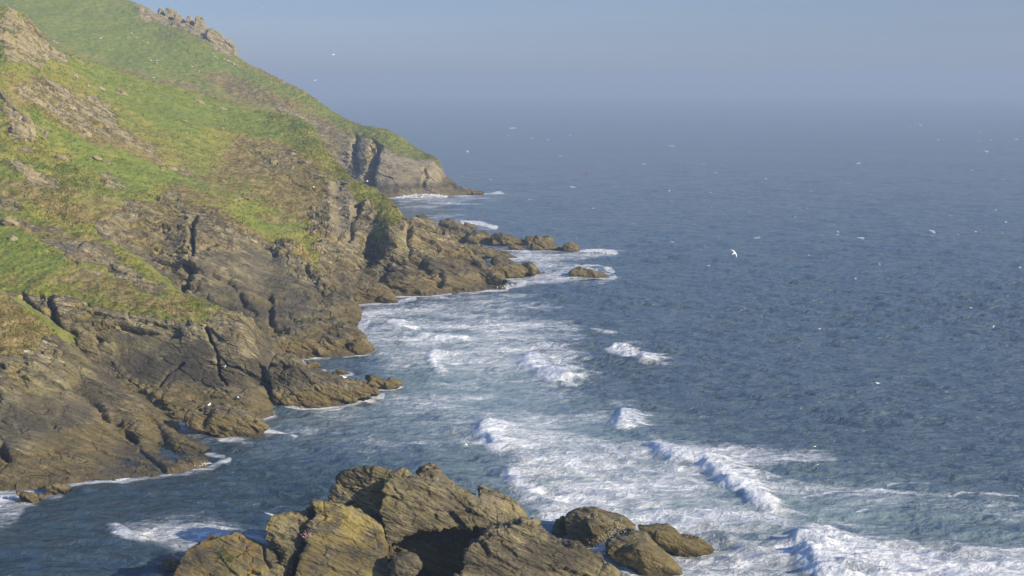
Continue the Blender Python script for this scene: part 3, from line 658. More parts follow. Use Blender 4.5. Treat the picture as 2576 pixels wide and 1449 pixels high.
rock('boulder', 'flat olive rock awash behind the nearest boulder, farthest right of them',
     [(1605,1326),(1648,1323),(1681,1324),(1701,1336),(1715,1353),(1755,1358),(1788,1373),(1797,1382),(1788,1394),(1765,1401),(1705,1389),(1655,1378),(1620,1360)], 132.5, lean=.45, skew=.1, bulge=.8, back=3, voxel=.085, size=.4, amp=.3, seed=124, jit=.8, group=BG)

SG = 'rocks standing in the sea off the point'
def sea_rock(label, outline, seed, lean=.4, skew=.2, bulge=.65, back=6, voxel=.2, size=.9, amp=.68, group=SG, name='sea_rock', **kw):
    yb = max(q[1] for q in outline); xb = [q[0] for q in outline if q[1] == yb][0]
    return rock(name, label, outline, float(YW(xb, yb)), lean, skew, bulge, back, voxel, size, amp, seed, group, **kw)
sea_rock('tall humped rock at the landward end of the long reef off the point', [(1100,598),(1099,570),(1110,558),(1130,556),(1160,570),(1178,580),(1186,600),(1180,612),(1130,608)], 201)
sea_rock('wedge of rock second from the landward end of the long reef', [(1175,612),(1185,590),(1200,580),(1225,587),(1238,600),(1240,613),(1205,614)], 202)
sea_rock('long flat topped rock in the middle of the long reef', [(1238,614),(1237,595),(1250,590),(1275,592),(1310,600),(1335,606),(1340,616),(1290,617)], 203)
sea_rock('dark low rock joining the middle of the reef to its pointed outer rock', [(1325,614),(1330,602),(1360,606),(1380,600),(1390,612),(1370,616)], 204)
sea_rock('pointed rock near the outer end of the long reef', [(1338,628),(1341,606),(1350,594),(1370,600),(1395,611),(1420,620),(1430,628),(1380,629)], 205)
sea_rock('small rounded rock at the very end of the long reef', [(1420,630),(1424,618),(1436,614),(1450,620),(1455,631),(1438,633)], 206, back=4)
sea_rock('brown hump of rock behind the stack with the grassy top', [(1035,570),(1042,552),(1060,542),(1075,545),(1095,562),(1098,572),(1060,575)], 207)
sea_rock('small dark rock in white surf behind the long reef', [(1165,566),(1172,560),(1190,566),(1202,571),(1198,574),(1175,573)], 208, back=4, bulge=.5)
sea_rock('low ridged rock running out from the point below the long reef', [(1160,622),(1170,612),(1195,616),(1240,625),(1290,640),(1310,648),(1250,650),(1190,640)], 209, bulge=.7)
sea_rock('blocky dark rock out from the tip of the point', [(1225,690),(1235,665),(1245,652),(1262,653),(1300,665),(1330,672),(1340,682),(1310,695),(1280,698),(1240,693)], 210)
sea_rock('low brown rock between the point and the blocky dark rock', [(1160,652),(1178,643),(1205,650),(1216,664),(1205,680),(1175,682)], 211, bulge=.7)
sea_rock('low dark rock alone in white surf farthest out to sea', [(1432,688),(1445,680),(1465,679),(1490,684),(1525,690),(1540,697),(1500,695),(1460,693)], 212, back=5, bulge=.5)
sea_rock('flat scrap of rock awash left of the lone surf rock', [(1340,680),(1355,679),(1368,684),(1350,686)], 213, back=3, bulge=.3)
sea_rock('flat olive rock awash below the pointed reef rock', [(1275,622),(1290,618),(1320,624),(1325,629),(1290,628)], 214, back=3, bulge=.4)
NG = 'rocks at the foot of the near cliffs'
sea_rock('dark pyramid of rock with a black gully on its left, standing off the near cliff', [(690,1015),(688,990),(672,930),(690,905),(715,893),(740,898),(770,920),(810,940),(850,955),(905,970),(955,993),(900,1000),(880,1012),(830,1021),(760,1020)], 220, lean=.55, skew=.25, bulge=1.0, back=6, voxel=.12, size=.6, amp=.6, group=NG, name='rock')
sea_rock('low pointed rock trailing out beyond the dark pyramid', [(905,968),(920,955),(945,953),(965,958),(985,951),(1012,966),(990,974),(940,976)], 221, voxel=.12, size=.5, bulge=.5, back=3, group=NG, name='rock')
sea_rock('rounded rock with a dark hollow front, at the foot of the near cliff', [(472,1068),(470,1040),(482,1024),(520,1020),(560,1030),(610,1045),(650,1062),(672,1080),(650,1095),(570,1097),(500,1082)], 222, lean=.6, skew=.15, bulge=1.0, back=5, voxel=.1, size=.5, amp=.5, group=NG, name='rock', grooves=[([(505,1030),(520,1040),(510,1065)],12,1.0),([(610,1050),(650,1090)],3,.5)])
sea_rock('brown ledge rock at the end of the great cliff, cracked across', [(820,885),(805,860),(815,840),(850,845),(880,853),(880,880),(860,890)], 223, voxel=.14, size=.6, back=5, bulge=.8, group=NG, name='rock')
sea_rock('rounded end rock lying against the cracked ledge rock', [(880,884),(882,860),(895,853),(915,862),(930,882),(905,889)], 224, voxel=.14, size=.6, back=4, bulge=.7, group=NG, name='rock')
sea_rock('long low ledge under the great cliff, left of the cracked ledge rock', [(665,884),(672,850),(700,845),(780,860),(820,880),(830,892),(740,896)], 225, voxel=.14, size=.6, back=5, bulge=.8, group=NG, name='rock')
sea_rock('small grey rock awash behind the dark pyramid', [(765,920),(772,908),(795,907),(808,914),(800,926)], 226, voxel=.1, size=.4, back=2, bulge=.4, group=NG, name='rock')
sea_rock('small olive rock awash between the dark pyramid and the open water', [(832,938),(845,928),(862,926),(885,936),(860,940)], 227, voxel=.1, size=.4, back=2, bulge=.3, group=NG, name='rock')
sea_rock('brown rock spreading into the surf below the rubble gully', [(850,735),(880,700),(905,702),(940,725),(985,750),(960,757),(900,757)], 228, voxel=.16, size=.7, back=6, bulge=.8, group=NG, name='rock')
sea_rock('low wet rock at the edge of the surf below the rubble gully', [(955,752),(965,742),(990,746),(1004,757),(975,760)], 229, voxel=.16, size=.5, back=3, bulge=.4, group=NG, name='rock')
sea_rock('low rock awash under the nearest cliff, the larger one', [(110,1237),(120,1225),(145,1222),(165,1230),(150,1238)], 230, voxel=.09, size=.35, back=1.6, bulge=.3, group=NG, name='rock')
sea_rock('low rock awash under the nearest cliff, close to the edge of the view', [(30,1258),(45,1247),(70,1245),(110,1250),(80,1259)], 231, voxel=.09, size=.35, back=1.6, bulge=.2, group=NG, name='rock')
sea_rock('black rock in the water left of the lowest foreground slab', [(412,1425),(415,1412),(428,1407),(442,1414),(445,1428),(425,1431)], 232, voxel=.07, size=.3, back=1.5, bulge=.3, group=NG, name='rock')

# ------------------------------------------------------------------ sea
def water_rows():
    r = list(np.arange(1720, 1000, -2.3)) + list(np.arange(1000, 300, -1.6)); 
    r += list(HR + (r[-1] - HR) * 0.965 ** np.arange(1, 140))
    return np.array(r)
def build_sea():
    py = water_rows(); py = py[(45 * FL / np.maximum(py - HR, 1e-3)) < 11000]
    px = np.concatenate([np.arange(-950, -60, 7), np.arange(-60, 2640, 2.1), np.arange(2640, 3550, 7)])
    PX, PY = np.meshgrid(px, py)
    # straight rows of constant distance
    base = PW(np.full_like(py, VW / 2), py)[:, 1]
    Y = np.repeat(base[:, None], len(px), 1); X = (PX - VW / 2) / FL * Y / 1.0
    V = np.stack([X, Y, np.zeros_like(X)], -1)
    qx, qy = proj(V)
    sp_y = np.abs(np.gradient(base))[:, None] * np.ones_like(X)
    h = np.zeros_like(X)
    r2 = np.random.default_rng(3)
    for L, A, th, n in ((46, .10, 195, 2), (27, .07, 205, 3), (14, .075, 226, 4), (7.5, .12, 235, 7), (4.2, .12, 245, 9), (2.6, .085, 250, 9)):
        for k in range(n):
            l = L * r2.uniform(.75, 1.3); a = math.radians(th + r2.uniform(-38, 38)); ph = r2.uniform(0, 6.28)
            kx, ky = math.cos(a) * 2 * math.pi / l, math.sin(a) * 2 * math.pi / l
            lim = np.clip((l / np.maximum(np.abs(math.sin(a)), .3) / sp_y - 2.0) / 1.5, 0, 1)
            s = np.sin(kx * X + ky * Y + ph + 1.2 * np.sin(.013 * X + .009 * Y + k))
            h += A * r2.uniform(.6, 1.2) / math.sqrt(n) * 1.6 * lim * (2 * np.exp(s - 1) - .9)
    m = fbm(np.stack([X.ravel() * .012, Y.ravel() * .012, np.zeros(X.size)], -1), 3, 88).reshape(X.shape)
    h *= 1 + .8 * m
    for poly in COAST:
        if len(poly) > 1 and max(q[1] for q in poly) > 470:
            k = max(.3, (np.mean([q[1] for q in poly]) - 225) / 900) ; mk = stroke(qx, qy, poly, 30 * k, 2.2)
            h = h * (1 - .85 * mk) - (.24 if k > .5 else .04) * mk
    foam = np.zeros_like(X); turb_shade = np.full_like(X, .30)
    wob = fbm(np.stack([X.ravel() * .05, Y.ravel() * .05, np.zeros(X.size)], -1), 4, 61).reshape(X.shape)
    wob2 = fbm(np.stack([X.ravel() * .05 + 9, Y.ravel() * .05, np.ones(X.size)], -1), 4, 62).reshape(X.shape)
    wx, wy = qx + wob * 45, qy + wob2 * 16
    # fields of old foam: outline, amount
    for poly, v, soft in FOAM_FIELDS: foam = np.maximum(foam, v * .96 * poly_mask(wx, wy, poly, soft * 1.5))
    for poly, v, soft in TURB_SHADE_FIELDS: turb_shade = np.maximum(turb_shade, v * poly_mask(wx, wy, poly, soft)) if v > 0 else turb_shade * (1 + v * poly_mask(wx, wy, poly, soft))
    for poly, wd, v in FOAM_STROKES: foam = np.maximum(foam, v * stroke(qx + wob * 10, qy + wob2 * 6, poly, wd, 1.6))
    for poly in COAST:
        if len(poly) > 1 and max(q[1] for q in poly) > 470:
            wd = 9 * max(.5, (np.mean([q[1] for q in poly]) - 225) / 700)
            foam = np.maximum(foam, .85 * stroke(qx + wob * 18, qy - wd * .4 + wob2 * 9, poly, wd * 1.55, 1.8) * np.clip(1 + 1.8 * wob2, 0, 2))
    for crest, hh, wd, fv in BREAKERS:
        pts = [PW(x, y) for x, y in crest]; pw = [(p[0], p[1]) for p in pts]
        xs = [p[0] for p in pw]; ys = [p[1] for p in pw]
        b = (X > min(xs) - 8) & (X < max(xs) + 14) & (Y > min(ys) - 9) & (Y < max(ys) + 9)
        if not b.any(): continue
        xb, yb = X[b], Y[b]
        jx = wob[b] * 1.4 + .22 * fbm(np.stack([xb * .8, yb * .8, 0 * xb], -1), 3, 5)
        d, t = seg_dist(xb + jx, yb, pw)
        # side: which side of the crest (the wave runs to the left)
        cx = np.interp(yb, sorted(ys), [x for _, x in sorted(zip(ys, xs))])
        side = np.sign(xb + jx - cx)
        env = sst(0, .16, t) * (1 - sst(.84, 1, t))
        lump = 1 + .2 * fbm(np.stack([xb * .7, yb * .7, 0 * xb], -1), 3, 15)
        prof = np.where(side < 0, np.exp(-(d / (wd * .42)) ** 2), np.exp(-(d / (wd * 1.3)) ** 2))
        h[b] += hh * env * prof * np.clip(lump, .6, 1.4) * .68
        stk = 1 + 1.1 * fbm(np.stack([xb * .22, yb * 1.3, 0 * xb], -1), 4, 33)
        fo = np.where(side < 0, np.exp(-(d / (wd * .5)) ** 2), np.maximum(np.exp(-(d / (wd * .7)) ** 2), .55 * np.exp(-(d / (wd * 1.7)) ** 2) * stk)) * fv * (.35 + .65 * env)
        foam[b] = np.maximum(foam[b], fo)
    # small whitecaps scattered over the open water
    r3 = np.random.default_rng(12)
    caps = [(1595,562,10),(2165,598,14),(2345,582,12),(2520,450,12),(1905,598,12),(1690,367,14),(1290,322,12),(1128,285,6),(1005,300,6),(1620,412,8),(1410,392,8),(1335,500,10),(1440,470,10),(2480,380,9),(2160,410,8),(2390,540,9),(1690,608,9),(2135,460,8),(1770,430,7),(2040,480,8),(1985,520,8),(2465,355,7),(1630,803,14),(1535,840,16),(1880,661,9),(1450,740,9)]
    for k in range(95):
        y = 285 + (r3.random() ** 1.5) * 420; x = r3.uniform(950, 2700); caps.append((x, y, 1.2 + 5 * r3.random() ** 3))
    for x, y, ln in caps:
        if y < 520 and x < 1010: continue
        dy = r3.uniform(-.15, .35) * ln
        foam = np.maximum(foam, r3.uniform(.5, 1.05) * stroke(qx, qy, [(x - ln * .5, y - dy * .5), (x + ln * .5, y + dy * .5)], 1.3 + ln * .07, 1.6) * (1 + wob))
    # sharp peaks of spilling foam are lumpy
    fl = np.stack([X.ravel(), Y.ravel(), np.zeros(X.size)], -1)
    sel = (foam > .8) & (qy > 450)
    lum = np.zeros_like(X); idx = np.nonzero(sel.ravel())[0]
    lum.ravel()[idx] = .02 * np.abs(fbm(fl[idx] * 1.3, 4, 7, .6)) * 2
    h += lum * np.clip(foam - .7, 0, 1)
    V[..., 2] = h
    o = mesh_obj('sea', V, grid_faces(*X.shape)[:, ::-1], SEA, attrs={'foam': np.clip(foam, 0, 2).ravel(), 'turb_shade': np.clip(turb_shade, 0, 1).ravel()})
    tag(o, kind='structure'); return o

FOAM_FIELDS = [
  ([(880,765),(1080,745),(1300,738),(1450,790),(1500,850),(1400,960),(1150,950),(980,930),(890,880)], .50, 30),
  ([(900,770),(1060,750),(1280,735),(1250,770),(1050,800),(920,810)], .62, 20),
  ([(1000,840),(1250,830),(1420,880),(1380,970),(1120,950)], .60, 25),
  ([(980,990),(1200,980),(1260,1050),(1000,1060)], .48, 25),
  ([(880,960),(1400,960),(1640,1060),(1560,1100),(1200,1150),(900,1140),(760,1090)], .34, 40),
  ([(1220,1060),(1420,1060),(1640,1110),(1760,1180),(1880,1260),(2000,1300),(2060,1380),(2040,1449),(1900,1470),(1600,1449),(1400,1340),(1300,1230)], .66, 30),
  ([(1500,1220),(1840,1230),(1960,1300),(1900,1360),(1600,1330)], .78, 30),
  ([(1340,1230),(1560,1280),(1600,1340),(1420,1300)], .82, 18),
  ([(1650,1110),(1900,1110),(2090,1130),(2110,1145),(2040,1165),(1850,1160),(1720,1150)], .62, 12),
  ([(1900,1200),(2200,1230),(2280,1270),(2150,1300),(1980,1280)], .46, 20),
  ([(2050,1335),(2300,1380),(2600,1370),(2800,1400),(2800,1720),(2030,1720),(2040,1420)], .92, 20),
  ([(1560,1340),(1850,1330),(2030,1380),(2030,1720),(1500,1720),(1540,1460)], .70, 25),
  ([(2200,1250),(2576,1220),(2700,1340),(2300,1340)], .27, 30),
  ([(290,1300),(420,1295),(640,1315),(680,1400),(440,1400),(320,1350)], .50, 18),
  ([(400,1390),(640,1380),(700,1449),(300,1480)], .36, 25),
  ([(-60,1240),(60,1235),(120,1250),(60,1310),(-60,1340)], .62, 14),
  ([(400,1062),(470,1060),(560,1100),(440,1112)], .50, 10),
  ([(660,1085),(730,1070),(830,1080),(760,1100)], .60, 10),
  ([(1010,500),(1230,485),(1300,490),(1180,515),(1010,530)], .50, 10), ([(1020,545),(1160,540),(1250,570),(1050,560)], .42, 10),
  ([(1120,600),(1350,620),(1500,625),(1560,640),(1350,690),(1200,650)], .50, 10), ([(1260,690),(1430,665),(1560,690),(1520,710),(1300,720)], .62, 10)]
TURB_SHADE_FIELDS = [
  ([(-300,1180),(420,1080),(680,1090),(900,1180),(840,1300),(700,1800),(-300,1800)], -.85, 90),  # cove: shade and reflection of the cliffs painted into the water colour
  ([(870,740),(1300,730),(1480,800),(1560,950),(1900,1080),(2200,1150),(2700,1220),(2900,1760),(1300,1760),(1150,1250),(900,1150),(640,1100),(720,1000),(900,930)], .66, 150),
  ([(960,760),(1300,750),(1450,830),(1500,960),(1750,1080),(2300,1190),(2450,1420),(1500,1430),(1250,1200),(1000,1060)], .88, 190)]
FOAM_STROKES = [
  ([(1012,492),(1060,490),(1120,491)], 7, 1.5), ([(1140,488),(1205,489),(1260,484)], 4, 1.2), ([(1165,556),(1205,562),(1245,570)], 5, 1.4), ([(1470,632),(1510,630),(1545,638)], 5, 1.4), ([(1400,640),(1470,632)], 4, .9),
  ([(1350,690),(1430,688),(1500,700),(1545,692)], 6, 1.3), ([(1450,672),(1500,668),(1540,682)], 5, 1.1), ([(1150,728),(1270,726),(1320,712)], 6, 1.2), ([(1020,742),(1130,736)], 7, 1.3), ([(960,762),(1040,752)], 8, 1.1),
  ([(890,775),(925,800),(905,830)], 12, 1.1), ([(900,815),(880,850)], 8, .9), ([(690,1020),(760,1028),(860,1022),(960,1000)], 7, 1.3), ([(660,1080),(700,1085),(740,1100)], 8, 1.3), ([(468,1176),(520,1172),(575,1158)], 10, .85), ([(520,1140),(560,1150)], 9, .7),
  ([(670,1295),(690,1300),(700,1305)], 6, 1.2), ([(1500,1395),(1540,1370),(1600,1340)], 10, 1.7), ([(1480,1380),(1520,1360)], 9, 1.2), ([(1660,1385),(1720,1420),(1790,1400)], 10, 1.4), ([(1400,1360),(1440,1368),(1500,1375)], 9, 1.2),
  ([(-20,1245),(80,1240),(200,1215),(260,1205)], 6, .8), ([(655,885),(690,892),(740,905),(790,925)], 6, 1.0), ([(640,880),(655,884)], 5, 1.2), ([(2380,1250),(2450,1240),(2560,1250)], 3, .8), ([(2400,1318),(2425,1300),(2440,1288),(2450,1300)], 2.5, .55),
  ([(2150,1290),(2260,1280)], 3, .8), ([(2010,1250),(2180,1232),(2300,1245)], 3, .8), ([(2230,1225),(2330,1215)], 3, .7)]
BREAKERS = [   # crest, height, width (m), foam
  ([(1641,1100),(1650,1118),(1672,1140),(1700,1158),(1735,1160),(1768,1163),(1785,1182),(1821,1206),(1861,1230),(1878,1253),(1900,1272),(1935,1285),(1990,1292)], 1.3, 3.0, 1.6),
  ([(1577,1034),(1563,1050),(1560,1065),(1568,1080)], 1.0, 2.2, 1.6),
  ([(1575,866),(1552,880),(1580,893),(1610,896),(1622,910),(1645,914)], .9, 3.0, 1.5),
  ([(1351,890),(1336,912),(1352,938),(1385,958),(1418,968)], 1.1, 4.2, 1.5),
  ([(1254,1058),(1228,1074),(1214,1093),(1226,1114),(1246,1140)], 1.1, 3.2, 1.6),
  ([(2070,1332),(2052,1356),(2042,1383),(2049,1409),(2068,1436),(2090,1480),(2120,1560)], 1.5, 4.0, 1.7),
  ([(1298,1176),(1286,1198),(1306,1218),(1340,1233),(1375,1238)], .7, 2.0, 1.3),
  ([(1094,880),(1087,905),(1111,940)], .7, 2.4, 1.3), ([(971,808),(1000,822),(1044,828)], .7, 3.0, 1.4), ([(1040,846),(1110,852),(1190,858)], .7, 3.0, 1.2),
  ([(1480,830),(1520,836),(1555,842)], .6, 3.0, .7), ([(275,1318),(290,1338),(325,1352),(370,1372)], .5, 1.6, .85), ([(1510,1010),(1545,1020),(1572,1034)], .4, 3.0, .35)]
build_sea()


# ------------------------------------------------------------------ smaller things
def plain(name, col, rough=.8, var=.3, scale=6.0):
    s = NT(name); pos = s.n('ShaderNodeTexCoord').outputs['Object']
    n = s.noise(pos, scale, 3, .6); c2 = tuple(c * (1 - var) for c in col)
    s.pbr(s.mix(s.ramp(n, .35, .65), c2, col), rough, s.bump(n, .4, .05)); return s.m
FLEECE = plain('fleece', (.50, .44, .34), .95, .25, 9); FEATHER = plain('white_feathers', (.84, .83, .78), .7, .06, 20); GREY = plain('grey_feathers', (.34, .35, .37), .7, .2, 20)
QUARTZ = plain('quartz', (.34, .305, .225), .85, .55, 3); BUOYRED = plain('red_paint', (.55, .06, .03), .4, .2, 3); SPRAY = plain('spray', (.80, .82, .83), .9, .05, 3)
for nd in SPRAY.node_tree.nodes:
    if nd.type == 'BSDF_PRINCIPLED': nd.inputs['Alpha'].default_value = .42
BLADE = plain('grass_blades', (.10, .15, .025), .8, .4, 5); THRIFT = plain('thrift_petals', (.42, .24, .22), .8, .3, 8)

def remesh_blobs(name, blobs, voxel, mat):
    """one continuous skin round overlapping ellipsoids and limbs: (centre, radii, rotation)"""
    bm = bmesh.new()
    for c, r, rot in blobs:
        from mathutils import Matrix, Euler
        M = Matrix.Translation(c) @ Euler(rot).to_matrix().to_4x4() @ Matrix.Diagonal((*r, 1))
        bmesh.ops.create_icosphere(bm, subdivisions=3, radius=1, matrix=M)
    me = bpy.data.meshes.new(name); bm.to_mesh(me); bm.free()
    o = bpy.data.objects.new(name, me); C.objects.link(o)
    m = o.modifiers.new('r', 'REMESH'); m.mode = 'VOXEL'; m.voxel_size = voxel
    dg = bpy.context.evaluated_depsgraph_get(); dg.update()
    m2 = bpy.data.meshes.new_from_object(o.evaluated_get(dg)); m2.name = name
    bpy.data.objects.remove(o); bpy.data.meshes.remove(me)
    m2.polygons.foreach_set('use_smooth', np.ones(len(m2.polygons), bool)); m2.materials.append(mat); return m2

def place(mesh, name, loc, rz=0, sc=1.0, label=None, cat=None, group=None, rot=None):
    o = bpy.data.objects.new(name, mesh); C.objects.link(o); o.location = loc
    o.rotation_euler = rot if rot else (0, 0, rz)
    o.scale = sc if isinstance(sc, tuple) else (sc, sc, sc); return tag(o, label, cat, group)

# crag pinnacles along the skyline
CR = 'rock pinnacles along the skyline'
for k, (lab, ol, Y) in enumerate([
  ('narrow pinnacle at the upper end of the row of crags on the skyline', [(396,48),(398,26),(403,21),(410,25),(413,50)], 788),
  ('broad square topped pinnacle near the upper end of the skyline crags', [(413,52),(416,24),(424,21),(434,24),(438,58)], 785),
  ('sloping crag with a small spike on its upper corner, middle of the skyline crags', [(437,60),(440,37),(443,30),(449,36),(460,44),(470,62),(465,72)], 780),
  ('leaning pinnacle with a gap on each side, on the skyline', [(465,74),(469,43),(474,39),(481,46),(488,62),(485,82)], 775),
  ('tallest square pinnacle at the lower end of the skyline crags', [(488,84),(492,45),(498,40),(510,44),(514,62),(522,80),(515,92)], 770),
  ('long broken crag running down the skyline below the tallest pinnacle', [(516,92),(522,74),(535,72),(548,79),(558,88),(566,100),(578,103),(590,120),(598,140),(590,154),(560,136),(530,108)], 757)]):
    rock('rock_pinnacle', lab, ol, Y - .35 * (CZ + 32), lean=.35, skew=.2, bulge=1.2, back=6, voxel=.22, size=.7, amp=.5, jit=.7, seed=300 + k, group=CR, cat='pinnacle', foots=-99, shrink=.9)
# two slabs like pillars in the mouth of the cave of the near cliff
rock('rock_pillar', 'tall pale pillar of rock standing in front of the cave mouth', [(195,846),(207,835),(227,840),(237,853),(243,876),(260,913),(263,940),(198,925),(194,885)], 203.0 - 1.2, lean=.15, skew=.1, bulge=.4, back=3, voxel=.1, size=.5, amp=.3, seed=320, cat='pillar', foots=-99, shrink=.9)
rock('rock_pillar', 'shorter darker slab of rock leaning beside the pale pillar at the cave', [(245,868),(263,860),(283,866),(293,890),(299,936),(262,938),(250,900)], 203.4 - 1.2, lean=.15, skew=.1, bulge=.3, back=3, voxel=.1, size=.5, amp=.3, seed=321, cat='pillar', foots=-99, shrink=.9)

# tussocks of longer grass all over the turf
def tussocks(key, n, hmin, hmax, seed):
    x, y, V, N = LAYERS[key]; pt, gr = TURF[key]; r = np.random.default_rng(seed)
    ok = np.nonzero((pt[:, 0] < .30) & (V[:, 2] > 3) & (x > -60) & (y > -40))[0]
    cl = fbm(V[ok] * .09, 3, seed) + .35 * r.standard_normal(len(ok)); ok = ok[cl > -.05]
    k = ok[r.integers(0, len(ok), n)]; c = V[k] + r.normal(0, .12, (n, 3)) * np.array([1, 1, .2])
    L = r.uniform(hmin, hmax, n) * r.uniform(.5, 1, n); vs, pa, ga = [], [], []
    for b in range(4):
        a = r.uniform(0, 6.28, n); w_ = L * r.uniform(.22, .42, n); d = np.stack([np.cos(a), np.sin(a), 0 * a], -1)
        tip = c + np.stack([r.normal(0, .45, n) * L, r.normal(0, .45, n) * L, L], -1)
        base = c - np.array([0, 0, .12])
        vs.append(np.stack([base - d * w_[:, None], base + d * w_[:, None], tip], 1)); pa.append(np.repeat(pt[k][:, None] * np.array([0, 1, 0, 1]), 3, 1)); ga.append(np.repeat(gr[k][:, None], 3, 1))
    V3 = np.concatenate(vs).reshape(-1, 3); F = np.arange(len(V3)).reshape(-1, 3)
    o = mesh_obj('grass', V3, F, ROCK, smooth=False, attrs={'paint': np.concatenate(pa).reshape(-1, 4), 'green': np.concatenate(ga).ravel()})
    tag(o, kind='stuff')
tussocks('A', 9000, .25, .65, 1); tussocks('B', 26000, .18, .5, 2); tussocks('C', 8000, .12, .34, 3); tussocks('D', 2500, .15, .35, 4)

# loose boulders
def boulder_mesh(seed, mat, rough=.35):
    bm = bmesh.new(); bmesh.ops.create_icosphere(bm, subdivisions=4, radius=1)
    me = bpy.data.meshes.new('boulder'); bm.to_mesh(me); bm.free()
    n = len(me.vertices); co = np.empty(n * 3, np.float32); me.vertices.foreach_get('co', co); co = co.reshape(-1, 3).astype(float)
    v, e = plates(co * 1.1 + seed * 7.3, seed, 1.0); v2, e2 = plates(co * 2.6 + seed * 3.1, seed + 5, 1.0)
    co = co * (1 + rough * v + .14 * v2 + .10 * fbm(co * 2 + seed, 4, seed))[:, None]
    me.vertices.foreach_set('co', co.astype(np.float32).ravel()); add_attr(me, 'paint', np.tile(np.array([1., 0, .1, 1]), (n, 1)))
    me.polygons.foreach_set('use_smooth', np.ones(len(me.polygons), bool)); me.materials.append(mat); me.update(); return me
BM_ = [boulder_mesh(k, ROCK) for k in range(6)]; BQ = boulder_mesh(9, QUARTZ, .25)
def boulder(layer, px, py, w, h, label, group=None, mesh=None, name='boulder', cat='boulder', sink=.25, tilt=None):
    p, n = ground(layer, px, py); k = p[1] / FL * (.62 if group == HB else .5)
    sx, sz = w * k, h * k * 1.1
    return place(mesh or random.choice(BM_), name, tuple(p + np.array([0, sz * .4, -sz * sink])), 0, (sx, (sx + sz) * .55, sz), label, cat, group,
                 rot=(random.uniform(-.2, .2), math.radians(18) if tilt is None else tilt, random.uniform(-.4, .4)))
HB = 'loose rocks on the grassy slopes'
for a in [
  ('C',30,602,20,15,'grey boulder alone on the green turf near the left edge'), ('C',70,572,0,0,None), ('C',25,560,38,24,'large grey block half sunk in turf above the lone grey boulder'),
  ('B',40,330,40,26,'dark faced boulder in the outcrop beside the footpath'), ('B',80,348,18,14,'small pale boulder at the end of the outcrop by the footpath'),
  ('B',155,400,28,17,'rounded grey boulder on turf right of the low outcrops'), ('B',160,152,16,12,'boulder on the skyline slope just below the upper outcrop'),
  ('B',165,155,0,0,None), ('B',148,148,0,0,None), ('B',497,257,26,11,'flat pale slab high on the dark green slope'), ('B',558,273,18,8,'flat pale slab to the right of the largest slab on the dark green slope'),
  ('B',462,304,18,6,'thin pale slab in the middle of the dark green slope'), ('B',487,308,12,6,'small pale stone right of the thin slab on the dark green slope'),
  ('B',240,397,26,9,'long pale slab lying on the lower green slope'), ('B',267,408,22,8,'long pale slab just below another on the lower green slope'),
  ('B',218,215,14,10,'pale stone below the upper end of the diagonal rock band'), ('B',190,190,16,12,'pale stones patch above the diagonal rock band'),
  ('B',300,232,26,12,'broken pale ledge above the diagonal rock band'), ('B',250,222,20,9,'pale ledge at the top of the dark green slope'), ('B',288,275,10,6,'small stone on the turf edge above the rock scar'),
  ('B',540,555,16,11,'pale boulder on the grass above the great cliff'), ('B',558,322,9,5,'small white stone on the brown slope'), ('B',600,500,14,8,'grey stone on the slope right of the lower meadow'),
  ('B',620,500,24,13,'slab of grey rock above the right end of the great cliff'), ('B',560,460,18,12,'boulder in the scrub below the diagonal rock band'), ('B',690,410,20,14,'boulder in the brown scrub below the bright meadow'),
  ('B',770,410,26,12,'flat ledge of rock on the scrubby spur above the point'), ('B',735,388,16,10,'stone on the scrubby spur above the point'),
  ('C',553,797,26,18,'yellow lichened block on the edge of the near cliff'), ('C',610,800,18,12,'pale block at the corner of the near cliff edge'), ('C',410,763,10,5,'small flat stone on the turf of the near cliff'),
  ('D',80,923,38,26,'yellow topped boulder on the nearest spur below the white rib')]:
    if a[5]: boulder(*a, group=HB)
boulder('C',250,691,24,10,'bright white quartz stone on the turf of the near cliff',None,BQ,'stone','stone')
boulder('C',313,741,16,7,'small white stone lower down the turf of the near cliff',None,BQ,'stone','stone')
boulder('B',468,334,8,5,'white stone at the lower edge of the dark green slope',None,BQ,'stone','stone')
RB_ = 'rubble in the gully behind the point'
for x, y, ww in [(440,690,60),(490,720,70),(580,700,60),(640,690,60),(530,760,70),(600,740,50),(660,760,70),(700,800,60),(580,790,40),(640,800,50),(750,790,60),(480,680,40),(690,700,50),(620,660,40),(560,730,40),(740,410,60),(780,430,60),(820,460,50),(720,390,50),(650,360,50),(690,350,40),(790,480,40)]:
    up = y < 500
    boulder('B', 644 + x / 3, 483 + y / 3, ww / 3, ww / 3 * .8, 'grey boulder among others wedged high in the gully behind the point' if up else 'grey boulder among others in the rubble at the foot of the gully', 'boulders wedged high in the gully' if up else RB_)
for x, y, ww, hh in [(372,985,24,18),(393,995,26,20),(426,1010,42,20),(437,1026,42,18),(405,1043,44,18),(449,1046,36,16),(463,1033,16,14),(385,1010,20,16),(340,960,26,18),(320,945,24,16),(355,975,22,18),(300,930,26,18),(365,1020,22,18),(345,1000,22,16),(330,985,20,16)]:
    boulder('C', x, y, ww, hh, 'brown boulder among others piled in the cove between the near cliffs', 'boulders piled in the cove', sink=.1)
